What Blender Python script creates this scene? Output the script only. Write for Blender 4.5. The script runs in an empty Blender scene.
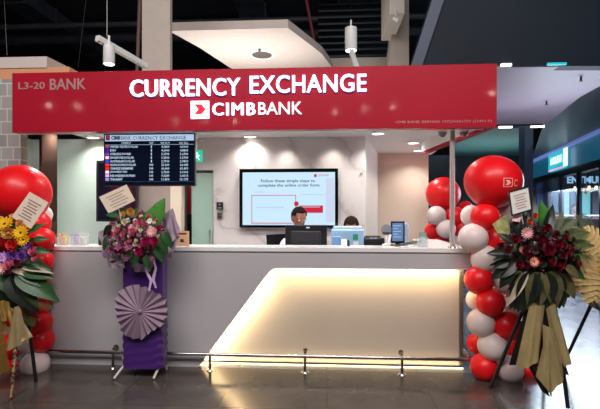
import bpy, bmesh, math, random
from mathutils import Vector, Matrix, Quaternion, Euler, noise
random.seed(7)
PI = math.pi
C = bpy.context.scene.collection
V = Vector
# ------------------------------------------------------------------ camera geometry
F = 440.0; TH = math.radians(3.5); EYE = 1.44; D = 3.97; HOR = 210.0
FW = V((-math.sin(TH), math.cos(TH), 0)); RT = V((math.cos(TH), math.sin(TH), 0)); UP = V((0, 0, 1)); CAM = V((0, -D, EYE))
def ray(u, v): return FW + RT * ((u - 300) / F) + UP * ((HOR - v) / F)
def P(u, v, Y):
    r = ray(u, v); return CAM + r * ((Y - CAM.y) / r.y)
def PZ(u, v, z):
    r = ray(u, v); return CAM + r * ((z - CAM.z) / r.z)
def PD(u, v, d): return CAM + ray(u, v) * d
# ------------------------------------------------------------------ materials
def lin(c):
    c = c / 255.0
    return c / 12.92 if c <= 0.04045 else ((c + 0.055) / 1.055) ** 2.4
def rgb(r, g, b): return (lin(r), lin(g), lin(b), 1)
MATS = {}
def mat(name, col, rough=0.5, metal=0.0, emit=None, es=0.0, coat=0.0, trans=0.0, alpha=1.0, spec=None, vary=0.0, vscale=8.0,
        bump=0.0, bscale=40.0, sheen=0.0, sss=0.0, stretch=None, ior=None):
    m = bpy.data.materials.new(name); m.use_nodes = True
    nt = m.node_tree; b = nt.nodes['Principled BSDF']
    b.inputs['Base Color'].default_value = col
    b.inputs['Roughness'].default_value = rough; b.inputs['Metallic'].default_value = metal
    b.inputs['Coat Weight'].default_value = coat; b.inputs['Coat Roughness'].default_value = 0.08
    b.inputs['Transmission Weight'].default_value = trans; b.inputs['Alpha'].default_value = alpha
    if spec is not None: b.inputs['Specular IOR Level'].default_value = spec
    if ior: b.inputs['IOR'].default_value = ior
    if emit: b.inputs['Emission Color'].default_value = emit; b.inputs['Emission Strength'].default_value = es
    if sheen: b.inputs['Sheen Weight'].default_value = sheen
    if sss:
        b.inputs['Subsurface Weight'].default_value = sss; b.inputs['Subsurface Radius'].default_value = (0.06, 0.015, 0.012)
        b.inputs['Subsurface Scale'].default_value = 0.5
    if vary or bump:
        tc = nt.nodes.new('ShaderNodeTexCoord'); mp = nt.nodes.new('ShaderNodeMapping')
        nt.links.new(tc.outputs['Object'], mp.inputs['Vector'])
        if stretch: mp.inputs['Scale'].default_value = stretch
    if vary:
        n = nt.nodes.new('ShaderNodeTexNoise'); n.inputs['Scale'].default_value = vscale; n.inputs['Detail'].default_value = 5
        r = nt.nodes.new('ShaderNodeMapRange'); r.inputs['To Min'].default_value = 1 - vary; r.inputs['To Max'].default_value = 1 + vary
        r.inputs['From Min'].default_value = 0.3; r.inputs['From Max'].default_value = 0.7
        x = nt.nodes.new('ShaderNodeVectorMath'); x.operation = 'SCALE'; x.inputs[0].default_value = col[:3]
        nt.links.new(mp.outputs[0], n.inputs['Vector']); nt.links.new(n.outputs[0], r.inputs[0])
        nt.links.new(r.outputs[0], x.inputs['Scale']); nt.links.new(x.outputs[0], b.inputs['Base Color'])
    if bump:
        n = nt.nodes.new('ShaderNodeTexNoise'); n.inputs['Scale'].default_value = bscale; n.inputs['Detail'].default_value = 3
        u = nt.nodes.new('ShaderNodeBump'); u.inputs['Strength'].default_value = bump; u.inputs['Distance'].default_value = 0.01
        nt.links.new(mp.outputs[0], n.inputs['Vector']); nt.links.new(n.outputs[0], u.inputs['Height']); nt.links.new(u.outputs[0], b.inputs['Normal'])
    MATS[name] = m; return m
def tiles(name, c1, c2, mortar, sx, sy, rough, off=0.0, msize=0.01, vary=0.2, axis='xy', bump=0.0, rvar=0.0, spec=None):
    m = mat(name, c1, rough, spec=spec); nt = m.node_tree; b = nt.nodes['Principled BSDF']
    tc = nt.nodes.new('ShaderNodeTexCoord'); mp = nt.nodes.new('ShaderNodeMapping')
    if axis == 'xz': mp.inputs['Rotation'].default_value = (PI / 2, 0, 0)
    br = nt.nodes.new('ShaderNodeTexBrick'); br.offset = off; br.squash = 1
    br.inputs['Color1'].default_value = c1; br.inputs['Color2'].default_value = c2; br.inputs['Mortar'].default_value = mortar
    br.inputs['Scale'].default_value = 1; br.inputs['Mortar Size'].default_value = msize
    br.inputs['Brick Width'].default_value = sx; br.inputs['Row Height'].default_value = sy
    n = nt.nodes.new('ShaderNodeTexNoise'); n.inputs['Scale'].default_value = 3; n.inputs['Detail'].default_value = 8
    r = nt.nodes.new('ShaderNodeMapRange'); r.inputs['From Min'].default_value = .3; r.inputs['From Max'].default_value = .7
    r.inputs['To Min'].default_value = 1 - vary; r.inputs['To Max'].default_value = 1 + vary
    x = nt.nodes.new('ShaderNodeVectorMath'); x.operation = 'SCALE'
    nt.links.new(tc.outputs['Object'], mp.inputs[0]); nt.links.new(mp.outputs[0], br.inputs['Vector']); nt.links.new(mp.outputs[0], n.inputs['Vector'])
    nt.links.new(n.outputs[0], r.inputs[0]); nt.links.new(br.outputs['Color'], x.inputs[0]); nt.links.new(r.outputs[0], x.inputs['Scale'])
    nt.links.new(x.outputs[0], b.inputs['Base Color'])
    if rvar:
        r2 = nt.nodes.new('ShaderNodeMapRange'); r2.inputs['To Min'].default_value = rough - rvar; r2.inputs['To Max'].default_value = rough + rvar
        r2.inputs['From Min'].default_value = .3; r2.inputs['From Max'].default_value = .7
        nt.links.new(n.outputs[0], r2.inputs[0]); nt.links.new(r2.outputs[0], b.inputs['Roughness'])
    return m
def marble(name):
    m = mat(name, rgb(214, 206, 206), .22); nt = m.node_tree; b = nt.nodes['Principled BSDF']
    tc = nt.nodes.new('ShaderNodeTexCoord')
    n = nt.nodes.new('ShaderNodeTexNoise'); n.inputs['Scale'].default_value = 1.6; n.inputs['Detail'].default_value = 7
    n.inputs['Distortion'].default_value = 1.4
    mx = nt.nodes.new('ShaderNodeVectorMath'); mx.operation = 'MULTIPLY_ADD'; mx.inputs[1].default_value = (.4, .4, .4)
    w = nt.nodes.new('ShaderNodeTexWave'); w.bands_direction = 'DIAGONAL'; w.inputs['Scale'].default_value = .9; w.inputs['Distortion'].default_value = 5
    w.inputs['Detail'].default_value = 4; w.inputs['Detail Scale'].default_value = 1.6
    cr = nt.nodes.new('ShaderNodeValToRGB'); e = cr.color_ramp.elements
    e[0].position = 0; e[0].color = rgb(188, 179, 176); e[1].position = .035; e[1].color = rgb(206, 197, 196)
    k = cr.color_ramp.elements.new(.5); k.color = rgb(214, 206, 205)
    nt.links.new(tc.outputs['Object'], n.inputs['Vector'])
    nt.links.new(n.outputs['Color'], mx.inputs[0]); nt.links.new(tc.outputs['Object'], mx.inputs[2])
    nt.links.new(mx.outputs[0], w.inputs['Vector']); nt.links.new(w.outputs['Fac'], cr.inputs[0]); nt.links.new(cr.outputs[0], b.inputs['Base Color'])
    return m
# ------------------------------------------------------------------ mesh builder
class MB:
    def __init__(s): s.b = bmesh.new(); s.mi = 0; s.fl = s.b.faces.layers.int.new('flat')
    def _fin(s, fs):
        for f in fs: f.material_index = s.mi
    def box(s, a, b, bev=0.0, seg=2, rot=None, about=None):
        a = V(a); b = V(b); r = bmesh.ops.create_cube(s.b, size=1)
        c = (a + b) / 2; d = b - a
        vs = r['verts']
        for v in vs: v.co = V((v.co.x * abs(d.x), v.co.y * abs(d.y), v.co.z * abs(d.z))) + c
        es = list({e for v in vs for e in v.link_edges}); fs = {f for v in vs for f in v.link_faces}
        s._fin(fs)
        if bev > 0:
            r2 = bmesh.ops.bevel(s.b, geom=es, offset=bev, segments=seg, affect='EDGES', profile=.5, clamp_overlap=True)
            nf = set(r2['faces'])
            for v in {v for f in r2['faces'] for v in f.verts}:
                for f in v.link_faces:
                    if f not in nf: f[s.fl] = 1
            s._fin(r2['faces']); vs = list({v for f in r2['faces'] for v in f.verts} | {v for v in vs if v.is_valid})
        if rot is not None:
            bmesh.ops.rotate(s.b, verts=vs, cent=about if about is not None else c, matrix=rot)
        return vs
    def sphere(s, c, r, seg=20, rings=12, rot=None):
        if not hasattr(r, '__len__'): r = (r, r, r)
        q = bmesh.ops.create_uvsphere(s.b, u_segments=seg, v_segments=rings, radius=1)
        M = Matrix.Translation(V(c)) @ ((rot.to_4x4()) if rot is not None else Matrix.Identity(4)) @ Matrix.Diagonal((r[0], r[1], r[2], 1))
        bmesh.ops.transform(s.b, matrix=M, verts=q['verts'])
        s._fin({f for v in q['verts'] for f in v.link_faces}); return q['verts']
    def cyl(s, a, b, r1, r2=None, n=20, cap=True):
        a = V(a); b = V(b); r2 = r1 if r2 is None else r2; d = b - a
        q = bmesh.ops.create_cone(s.b, cap_ends=cap, cap_tris=False, segments=n, radius1=r1, radius2=r2, depth=d.length)
        M = Matrix.Translation((a + b) / 2) @ d.to_track_quat('Z', 'Y').to_matrix().to_4x4()
        bmesh.ops.transform(s.b, matrix=M, verts=q['verts'])
        s._fin({f for v in q['verts'] for f in v.link_faces}); return q['verts']
    def tube(s, pts, r, n=8, cap=True):
        pts = [V(p) for p in pts]; rings = []
        prev = None
        for i, p in enumerate(pts):
            t = (pts[min(i + 1, len(pts) - 1)] - pts[max(i - 1, 0)]).normalized()
            if prev is None:
                x = t.orthogonal().normalized()
            else:
                x = (prev - t * prev.dot(t)).normalized()
            prev = x; y = t.cross(x); rr = r[i] if hasattr(r, '__len__') else r
            rings.append([s.b.verts.new(p + (x * math.cos(2 * PI * k / n) + y * math.sin(2 * PI * k / n)) * rr) for k in range(n)])
        fs = []
        for a, b in zip(rings, rings[1:]):
            for k in range(n): fs.append(s.b.faces.new((a[k], a[(k + 1) % n], b[(k + 1) % n], b[k])))
        if cap: fs.append(s.b.faces.new(rings[0][::-1])); fs.append(s.b.faces.new(rings[-1]))
        s._fin(fs)
    def lathe(s, prof, c=(0, 0, 0), n=24, rot=None, cap=True):
        c = V(c); rings = []
        for r, z in prof:
            ring = []
            for k in range(n):
                p = V((r * math.cos(2 * PI * k / n), r * math.sin(2 * PI * k / n), z))
                if rot is not None: p = rot @ p
                ring.append(s.b.verts.new(p + c))
            rings.append(ring)
        fs = []
        for a, b in zip(rings, rings[1:]):
            for k in range(n): fs.append(s.b.faces.new((a[k], a[(k + 1) % n], b[(k + 1) % n], b[k])))
        if cap: fs.append(s.b.faces.new(rings[0][::-1])); fs.append(s.b.faces.new(rings[-1]))
        s._fin(fs)
    def prism(s, pts, ext):
        ext = V(ext); a = [s.b.verts.new(V(p)) for p in pts]; b = [s.b.verts.new(V(p) + ext) for p in pts]; n = len(a)
        fs = [s.b.faces.new(a), s.b.faces.new(b[::-1])]
        for k in range(n): fs.append(s.b.faces.new((a[k], b[k], b[(k + 1) % n], a[(k + 1) % n])))
        s._fin(fs); return a + b
    def grid(s, fn, nu, nv):
        g = [[s.b.verts.new(V(fn(i / nu, j / nv))) for j in range(nv + 1)] for i in range(nu + 1)]
        fs = []
        for i in range(nu):
            for j in range(nv): fs.append(s.b.faces.new((g[i][j], g[i + 1][j], g[i + 1][j + 1], g[i][j + 1])))
        s._fin(fs)
    def mesh(s, name, mats, smooth=True, recalc=True, ang=40):
        if recalc: bmesh.ops.recalc_face_normals(s.b, faces=s.b.faces)
        fl = s.b.faces.layers.int.get('flat')
        for f in s.b.faces: f.smooth = smooth and not (fl and f[fl])
        if fl: s.b.faces.layers.int.remove(fl)
        if smooth:
            for e in s.b.edges:
                if len(e.link_faces) == 2 and e.calc_face_angle(0) > math.radians(ang): e.smooth = False
        me = bpy.data.meshes.new(name); s.b.to_mesh(me); s.b.free()
        for m in (mats if isinstance(mats, (list, tuple)) else [mats]): me.materials.append(m)
        return me
def wloc(o):
    p = V((0, 0, 0))
    while o: p += o.location; o = o.parent
    return p
def part(name, mb, m, parent=None, world=True, label=None, kind=None, smooth=True, recalc=True, ang=40):
    me = mb if isinstance(mb, bpy.types.Mesh) else mb.mesh(name, m, smooth, recalc, ang)
    o = bpy.data.objects.new(name, me); C.objects.link(o)
    if parent:
        o.parent = parent
        if world: me.transform(Matrix.Translation(-wloc(parent)))
    if label: o['label'] = label
    if kind: o['kind'] = kind
    return o
def tag(o, label, cat, group=None, kind=None):
    o['label'] = label; o['category'] = cat
    if group: o['group'] = group
    if kind: o['kind'] = kind
    return o
def thing(name, loc, label, cat, group=None):
    o = bpy.data.objects.new(name, None); C.objects.link(o); o.location = loc; o.empty_display_size = .1
    return tag(o, label, cat, group)
def solo(name, mb, m, label, cat, group=None, kind=None, base=None, **k):
    me = mb.mesh(name, m, **k)
    if base is not None: me.transform(Matrix.Translation(-V(base)))
    o = bpy.data.objects.new(name, me); C.objects.link(o)
    if base is not None: o.location = base
    return tag(o, label, cat, group, kind)
def struct(name, mb, m, label=None, cat=None, parent=None, **k):
    o = part(name, mb, m, parent, **k)
    if not parent: o['kind'] = 'structure'
    if label: o['label'] = label
    if cat: o['category'] = cat
    return o
def dup(root):
    r = root.copy(); C.objects.link(r)
    for ch in list(root.children):
        c = ch.copy(); C.objects.link(c); c.parent = r
        for g in ch.children:
            d = g.copy(); C.objects.link(d); d.parent = c
    return r
def text_mesh(s, off=0.0, ext=0.004, res=3, sp=1.0):
    cu = bpy.data.curves.new('txt', 'FONT'); cu.body = s; cu.size = 1; cu.offset = off; cu.space_character = sp; cu.extrude = ext; cu.resolution_u = res
    o = bpy.data.objects.new('txt', cu); C.objects.link(o)
    dg = bpy.context.evaluated_depsgraph_get(); me = bpy.data.meshes.new_from_object(o.evaluated_get(dg))
    bpy.data.objects.remove(o); bpy.data.curves.remove(cu)
    return me
def letters(name, s, a, w, h, m, parent, off=0.0, depth=0.004, xdir=None, label=None, res=3, sp=1.0, fat=0.0):
    """text fitted in a box: lower-left corner a (world), width w along xdir, height h; standing upright, facing -Y side"""
    me = text_mesh(s, off, 1.0, res, sp); co = [v.co for v in me.vertices]
    x0 = min(c.x for c in co); x1 = max(c.x for c in co); y0 = min(c.y for c in co); y1 = max(c.y for c in co)
    xd = V(xdir).normalized() if xdir else V((1, 0, 0)); n = xd.cross(V((0, 0, 1)))
    for v in me.vertices:
        c = v.co; v.co = V(a) + xd * ((c.x - x0) / (x1 - x0) * w) + V((0, 0, 1)) * ((c.y - y0) / (y1 - y0) * h) + n * (c.z + 1) / 2 * depth
    if fat:
        bb = bmesh.new(); bb.from_mesh(me)
        for dx in (-fat / 2, fat / 2):
            k0 = len(bb.verts); m2 = me.copy(); m2.transform(Matrix.Translation(xd * dx + V((0, -.0004 * (dx > 0), 0)))); bb.from_mesh(m2)
        bb.to_mesh(me); bb.free()
    me.name = name; me.materials.clear(); me.materials.append(m)
    return part(name, me, m, parent, label=label)
def rectpx(mb, u0, v0, u1, v1, Y, th=.004, bev=0):
    """box whose front face at plane Y covers a pixel rectangle"""
    a = P(u0, v1, Y); b = P(u1, v0, Y); return mb.box((a.x, Y, a.z), (b.x, Y + th, b.z), bev)
def area(name, loc, tgt, sx, sy, power, col=(1, 1, 1), spread=None):
    l = bpy.data.lights.new(name, 'AREA'); l.shape = 'RECTANGLE'; l.size = sx; l.size_y = sy; l.energy = power; l.color = col
    if spread: l.spread = spread
    o = bpy.data.objects.new(name, l); C.objects.link(o); o.location = loc
    o.rotation_euler = (V(tgt) - V(loc)).to_track_quat('-Z', 'Y').to_euler(); return o
def spot(name, loc, tgt, power, col=(1, 1, 1), ang=90, blend=.6, r=.04):
    l = bpy.data.lights.new(name, 'SPOT'); l.energy = power; l.color = col; l.spot_size = math.radians(ang); l.spot_blend = blend; l.shadow_soft_size = r
    o = bpy.data.objects.new(name, l); C.objects.link(o); o.location = loc
    o.rotation_euler = (V(tgt) - V(loc)).to_track_quat('-Z', 'Y').to_euler(); return o
# ------------------------------------------------------------------ palette
m_floor = tiles('polished_dark_stone', rgb(72, 66, 62), rgb(77, 71, 66), rgb(58, 53, 50), .8, .8, .17, 0, .006, .22, rvar=.08)
m_floor2 = tiles('blue_grey_mall_stone', rgb(104, 110, 126), rgb(112, 117, 132), rgb(80, 84, 96), .8, .8, .22, 0, .006, .12, rvar=.06)
m_wall = mat('white_wall_paint', rgb(232, 226, 218), .5, vary=.02)
m_cream = mat('cream_wall_paint', rgb(228, 212, 192), .55, vary=.02)
m_ceil = mat('white_ceiling_paint', rgb(232, 228, 222), .6, vary=.02)
m_frost = mat('frosted_green_glass', rgb(196, 214, 205), .25, coat=.3, vary=.03, vscale=1.5)
m_pinkgrey = mat('taupe_wall_panel', rgb(176, 160, 154), .4, vary=.04)
m_marble = marble('veined_marble')
m_red = mat('gloss_red_panel', rgb(168, 22, 44), .45, spec=.15, coat=.6, vary=.04, vscale=2)
m_reddk = mat('red_panel_side', rgb(150, 18, 36), .6, spec=.2)
m_white_em = mat('lit_white_acrylic', rgb(240, 245, 255), .4, emit=rgb(226, 238, 255), es=1.1)
m_halo = mat('blue_halo_edge', rgb(70, 90, 200), .4, emit=rgb(90, 110, 240), es=.7)
m_redem = mat('lit_red_acrylic', rgb(215, 20, 50), .4, emit=rgb(225, 20, 55), es=.7)
m_steelletter = mat('dull_silver_letters', rgb(176, 140, 136), .45, metal=.2)
m_ctr = mat('pale_solid_surface', rgb(182, 178, 180), .3, vary=.03, vscale=2)
m_ctrtop = mat('white_counter_top', rgb(225, 222, 220), .2)
m_panel = mat('recessed_counter_panel', rgb(172, 160, 150), .3, vary=.03, vscale=2)
m_led = mat('warm_led_strip', rgb(255, 240, 190), .5, emit=rgb(255, 232, 165), es=6)
m_chrome = mat('brushed_chrome', rgb(190, 185, 182), .18, metal=1, vary=.05)
m_steel = mat('dark_steel', rgb(90, 88, 86), .3, metal=1)
m_black = mat('black_plastic', rgb(18, 18, 22), .35)
m_blackgl = mat('black_gloss', rgb(8, 10, 14), .1)
m_scr_dark = mat('board_screen_dark', rgb(6, 9, 20), .15, emit=rgb(8, 14, 34), es=.6)
m_scr_bar = mat('board_title_bar', rgb(60, 70, 80), .3, emit=rgb(185, 210, 240), es=.85)
m_scr_txt = mat('board_text_white', rgb(60, 66, 76), .3, emit=rgb(190, 212, 235), es=.85)
m_scr_ink = mat('board_text_dark', rgb(20, 20, 40), .4)
m_tv = mat('tv_screen_pale_blue', rgb(50, 60, 66), .2, emit=rgb(196, 226, 246), es=.98)
m_tv_ink = mat('tv_text_navy', rgb(20, 30, 60), .4, emit=rgb(16, 24, 50), es=.5)
m_tv_red = mat('tv_red', rgb(90, 10, 20), .4, emit=rgb(205, 25, 60), es=.8)
m_tv_line = mat('tv_line_grey', rgb(50, 58, 66), .4, emit=rgb(150, 180, 205), es=.7)
m_green = mat('exit_green', rgb(20, 150, 110), .4, emit=rgb(40, 190, 150), es=.9)
m_glass = mat('clear_green_glass', rgb(190, 222, 208), .06, alpha=.55)
m_acryl = mat('clear_acrylic', rgb(225, 232, 232), .06, alpha=.25)
m_lamp = mat('lit_lamp_diffuser', rgb(255, 250, 240), .4, emit=rgb(255, 246, 232), es=5)
m_white = mat('white_plastic', rgb(226, 226, 224), .4)
m_grey = mat('grey_plastic', rgb(120, 122, 126), .4)
m_bronze = mat('bronze_mirror', rgb(120, 92, 80), .14, metal=.8, vary=.3, vscale=2.5)
m_tile = tiles('grey_wall_tile', rgb(150, 148, 142), rgb(172, 168, 162), rgb(205, 202, 196), .13, .13, .35, .5, .006, .1, axis='xz')
m_dark = mat('dark_plenum', rgb(26, 30, 38), .8, vary=.3, vscale=1.5)
m_dark2 = mat('dark_services', rgb(44, 47, 56), .6, vary=.3, vscale=3)
m_bulk = mat('blue_black_bulkhead', rgb(18, 28, 40), .6, spec=.2, vary=.12, vscale=1)
m_bulk2 = mat('charcoal_soffit', rgb(48, 47, 56), .28, vary=.35, vscale=2)
m_soff = mat('pale_soffit', rgb(205, 192, 184), .6, vary=.03)
m_lilac = mat('lilac_grey_ceiling', rgb(148, 138, 150), .5, vary=.05, vscale=1)
m_col = mat('cream_column_paint', rgb(184, 172, 160), .6, vary=.04)
m_orange = mat('warm_lit_soffit_tone', rgb(214, 152, 112), .6)  # warm light on the soffit underside, put into the colour
m_teal = mat('teal_sign_band', rgb(22, 74, 92), .3, emit=rgb(20, 90, 120), es=.5)
m_cyan = mat('lit_cyan_sign', rgb(20, 100, 110), .3, emit=rgb(40, 190, 200), es=.9)
m_pinkem = mat('lit_pink_trim', rgb(240, 150, 200), .3, emit=rgb(240, 150, 200), es=1)
m_litblue = mat('lit_pale_blue', rgb(150, 190, 220), .4, emit=rgb(150, 200, 235), es=.9)
m_rbal = mat('red_latex', rgb(232, 20, 28), .38, spec=.35, coat=.08, sss=.0)
m_wbal = mat('white_latex', rgb(226, 206, 202), .38, spec=.35, coat=.08)
m_skin = mat('skin', rgb(150, 98, 78), .5)
m_hair = mat('black_hair', rgb(14, 11, 11), .8, spec=.1, bump=.4, bscale=80)
m_shirt = mat('pale_grey_shirt', rgb(190, 196, 204), .8, vary=.05)
m_purple = mat('purple_satin', rgb(64, 22, 106), .5, sheen=.1, bump=.35, bscale=9, stretch=(1, 1, 6))
m_mauve = mat('mauve_paper', rgb(146, 122, 140), .6, vary=.08, vscale=20)
m_gold = mat('gold_foil_paper', rgb(196, 156, 84), .35, metal=.6, bump=.4, bscale=14)
m_olive = mat('olive_gold_paper', rgb(206, 186, 136), .45, metal=.25, vary=.15, vscale=6)
m_paper = mat('cream_card_paper', rgb(222, 204, 184), .7)
m_pink_ink = mat('grey_card_print', rgb(150, 120, 112), .7)
m_leaf = mat('green_leaf', rgb(44, 84, 44), .4, vary=.25, vscale=12)
m_leafb = mat('bright_green_leaf', rgb(70, 130, 52), .4, vary=.2, vscale=12)
m_leafd = mat('dark_leaf', rgb(26, 34, 26), .4, vary=.3, vscale=12)
m_black_leg = mat('black_painted_wood', rgb(26, 24, 24), .45)
# ------------------------------------------------------------------ world + camera
w = bpy.data.worlds.new('World'); bpy.context.scene.world = w; w.use_nodes = True
w.node_tree.nodes['Background'].inputs[0].default_value = (.55, .6, .75, 1); w.node_tree.nodes['Background'].inputs[1].default_value = .03
cd = bpy.data.cameras.new('camera'); cam = bpy.data.objects.new('camera', cd); C.objects.link(cam)
cam.location = CAM; cam.rotation_euler = (PI / 2, 0, TH); cd.sensor_width = 36; cd.lens = F * 36 / 600; cd.shift_y = (HOR - 204.5) / 600
cd.clip_start = .05; cd.clip_end = 200
sc = bpy.context.scene; sc.camera = cam
sc.view_settings.view_transform = 'Standard'; sc.view_settings.look = 'None'; sc.view_settings.gamma = 1; sc.view_settings.exposure = .1
# ------------------------------------------------------------------ setting: kiosk shell
YM = 1.2; YC = 2.8; ZC = 2.30
xl = P(40, 300, 0).x; xr = P(470, 300, 0).x
b = MB(); b.box((-9, -6, -.1), (9, 0.0, 0)); struct('floor', b, m_floor, 'polished dark stone floor in front of the counter', 'floor')
b = MB(); b.box((-9, 0.0, -.1), (20, 22, 0)); struct('floor', b, m_floor2, 'blue-grey mall floor beyond the kiosk', 'floor')
# back walls
u = lambda px, Y: P(px, 200, Y).x
b = MB(); b.box((u(30, YM), YM, 0), (u(136, YM), YM + .06, ZC)); struct('wall_back_left', b, m_frost)
b = MB(); b.box((u(136, YM), YM - .001, 0), (u(172, YM), YM + .06, ZC)); struct('wall_back_centre', b, m_pinkgrey)
b = MB(); b.box((u(172, YM), YM - .06, 0), (u(183, YM), YM + .06, ZC), .004); struct('trim_1', b, m_cream)
zt = P(200, 170, YM).z
b = MB(); xs = u(183, YM), u(213.5, YM), u(365, YM)
b.prism([(xs[0], YM, zt), (xs[1], YM, zt), (xs[1], YM, 0), (xs[2], YM, 0), (xs[2], YM, ZC), (xs[0], YM, ZC)], (0, .1, 0)); struct('wall_back_marble', b, m_marble, smooth=False)
q0 = V((u(365, YM), YM, 0)); q1 = V((u(378, YC), YC, 0))
b = MB(); b.prism([q0 + V((.002, 0.0, 0)), q1, q1 + V((0, 0, ZC)), q0 + V((.002, 0, ZC))], (-.05, .05, 0)); struct('wall_back_angled', b, m_wall, smooth=False)
b = MB(); b.box((u(378, YC), YC, 0), (u(428.5, YC), YC + .08, ZC)); struct('wall_back_right', b, m_cream)
# room behind the open door
b = MB(); b.box((u(160, 2.3), 2.3, 0), (u(240, 2.3), 2.36, ZC)); struct('wall_back_room', b, m_pinkgrey)
b = MB(); a = P(187.5, 226, 2.2); c = P(190.5, 120, 2.2); b.box((a.x, 2.2, 0), (c.x, 2.22, ZC - .01)); solo('red_banner', b, m_reddk, 'narrow red banner strip seen through the doorway beside the glass door', 'banner')
b = MB(); a = P(187, 242, 2.0); c = P(193, 214, 2.0); b.box((a.x, 2.0, 0), (c.x, 2.12, c.z), .01); solo('cabinet', b, m_black, 'small black cabinet seen low through the doorway beside the glass door', 'cabinet')
# glass door
t = thing('door_1', (u(192, 1.25), 1.25, 0), 'greenish glass door standing beside the marble wall', 'door'); t['kind'] = 'structure'
b = MB(); a0 = u(192, 1.25); a1 = u(213, 1.25); b.box((a0, 1.24, .02), (a1, 1.252, zt - .02)); part('pane', b, m_glass, t)
b = MB(); b.box((a0, 1.235, zt - .035), (a1, 1.257, zt - .005), .003); b.box((a0, 1.235, .0), (a1, 1.257, .05), .003); part('door_rail', b, m_chrome, t)
b = MB(); b.cyl((a1 - .03, 1.215, 1.05), (a1 - .03, 1.215, 1.2), .008); part('door_handle', b, m_chrome, t)
# kiosk ceiling + left pier
fx0 = P(12, 100, -.1).x; fx1 = P(497, 100, -.1).x; sf = PZ(427, 154.5, 2.145)
b = MB(); b.prism([(fx0, -.02, ZC), (fx1 - .03, -.02, ZC), (sf.x + .35, 3.0, ZC), (u(378, YC) - .1, 3.0, ZC), (fx0, 3.0, ZC)], (0, 0, .06)); struct('ceiling', b, m_ceil, smooth=False)
b = MB(); b.box((fx0 + .02, .25, 0), (u(42, .25), .5, ZC - .001), .003); struct('wall_pier', b, m_bronze)
b = MB(); b.box((u(33, YM) - .06, .5, 0), (u(33, YM), YM, ZC - .001)); struct('wall_left', b, m_frost)
# ------------------------------------------------------------------ fascia sign
zb, zf = 2.150, 2.697; YF = -.1
t = thing('fascia_sign', (0, YF, zb), 'glossy red overhead fascia sign lettered CURRENCY EXCHANGE in glowing white', 'sign')
b = MB(); b.box((fx0, YF, zb), (fx1, YF + .08, zf), .004); part('front_panel', b, m_red, t)
b = MB(); b.prism([(fx1, YF + .081, zb), (sf.x, sf.y, zb), (sf.x, sf.y, zf), (fx1, YF + .081, zf)], (-.05, .0, 0)); part('side_panel', b, m_reddk, t, smooth=False)
b = MB(); b.box((fx0 + .02, YF + .085, zb - .002), (fx1 - .08, YF + .105, zb + .05), .003); part('bottom_trim', b, m_ceil, t, label='white trim')
def fl(name, s, u0, v0, u1, v1, m, off=0, depth=.02, Y=YF, par=t, vm=None, **k):
    um = (u0 + u1) / 2
    a = P(u0, v1, Y); c = P(u1, v1, Y); zt_ = P(um, v0, Y).z; zb_ = P(um, v1, Y).z
    return letters(name, s, (a.x, Y, zb_), c.x - a.x, zt_ - zb_, m, par, off, depth, **k)
fl('headline_back', 'CURRENCY', 130.3, 78.7, 240.7, 96.9, m_halo, .018, .006, sp=1.06, label='blue glowing halo of the first headline word')
fl('headline', 'CURRENCY', 131, 79.3, 240, 96.3, m_white_em, 0, .02, YF - .004, sp=1.06, fat=.007, label='white glowing word CURRENCY')
fl('headline_back', 'EXCHANGE', 249.8, 74.7, 366.7, 93.2, m_halo, .018, .006, sp=1.06, label='blue glowing halo of the second headline word')
fl('headline', 'EXCHANGE', 250.5, 75.3, 366, 92.6, m_white_em, 0, .02, YF - .004, sp=1.06, fat=.007, label='white glowing word EXCHANGE')
fl('bank_name', 'CIMB', 213, 103, 255.3, 115.4, m_white_em, 0, .015, sp=1.15, fat=.009, label='bold white initials beside the arrow emblem')
fl('bank_name', 'BANK', 258.5, 102.3, 302, 114.5, m_white_em, .002, .015, label='thin white letters BANK')
a = P(191, 119.2, YF); c = P(209.5, 101, YF)
b = MB(); b.box((a.x, YF - .015, a.z), (c.x, YF, c.z), .003); lg = part('logo_square', b, m_white_em, t, label='glowing white logo square')
def arrow(mb, x0, z0, w_, h_, Y, th):
    pts = [(0, 0), (.62, 0), (1, .5), (.62, 1), (0, 1), (.36, .5)]
    mb.prism([(x0 + w_ * x, Y, z0 + h_ * y) for x, y in pts], (0, th, 0))
b = MB(); W = c.x - a.x; arrow(b, a.x + W * .22, a.z + W * .24, W * .6, W * .52, YF - .019, .008); part('logo_arrow', b, m_redem, lg, smooth=False, label='red arrow emblem')
fl('unit_number', 'L3-20', 18.5, 82.3, 45, 89.2, m_steelletter, .012, .004)
fl('unit_number', 'BANK', 50, 78.6, 86, 89.6, m_steelletter, .012, .004)
fl('small_print', 'CIMB BANK BERHAD 197201001799 (13491-P)', 395, 120.3, 492, 123.6, m_steelletter, 0, .002, res=1)
b = MB(); sd_ = V((sf.x - fx1, sf.y - YF - .081, 0)); b.prism([(fx1 - .052, YF + .12, zb + .035), (sf.x - .052, sf.y, zb + .035), (sf.x - .052, sf.y, ZC - .001), (fx1 - .052, YF + .12, ZC - .001)], (-.012, 0, 0)); part('inner_liner', b, m_ceil, t, smooth=False, label='white inner liner')
# ------------------------------------------------------------------ service counter
t = thing('service_counter', ((xl + xr) / 2, .1, 0), 'long pale service counter with glowing recessed slanted front panel', 'counter')
ZT = 1.10
def cz(v, px): return P(px, v, 0).z
s0 = P(198.5, 368, 0); s1 = P(272, 268.2, 0); s2 = P(470, 268.2, 0); zc = s1.z
pts = [(xl, 0, 0.0), (s0.x, 0, 0.0)]
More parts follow.
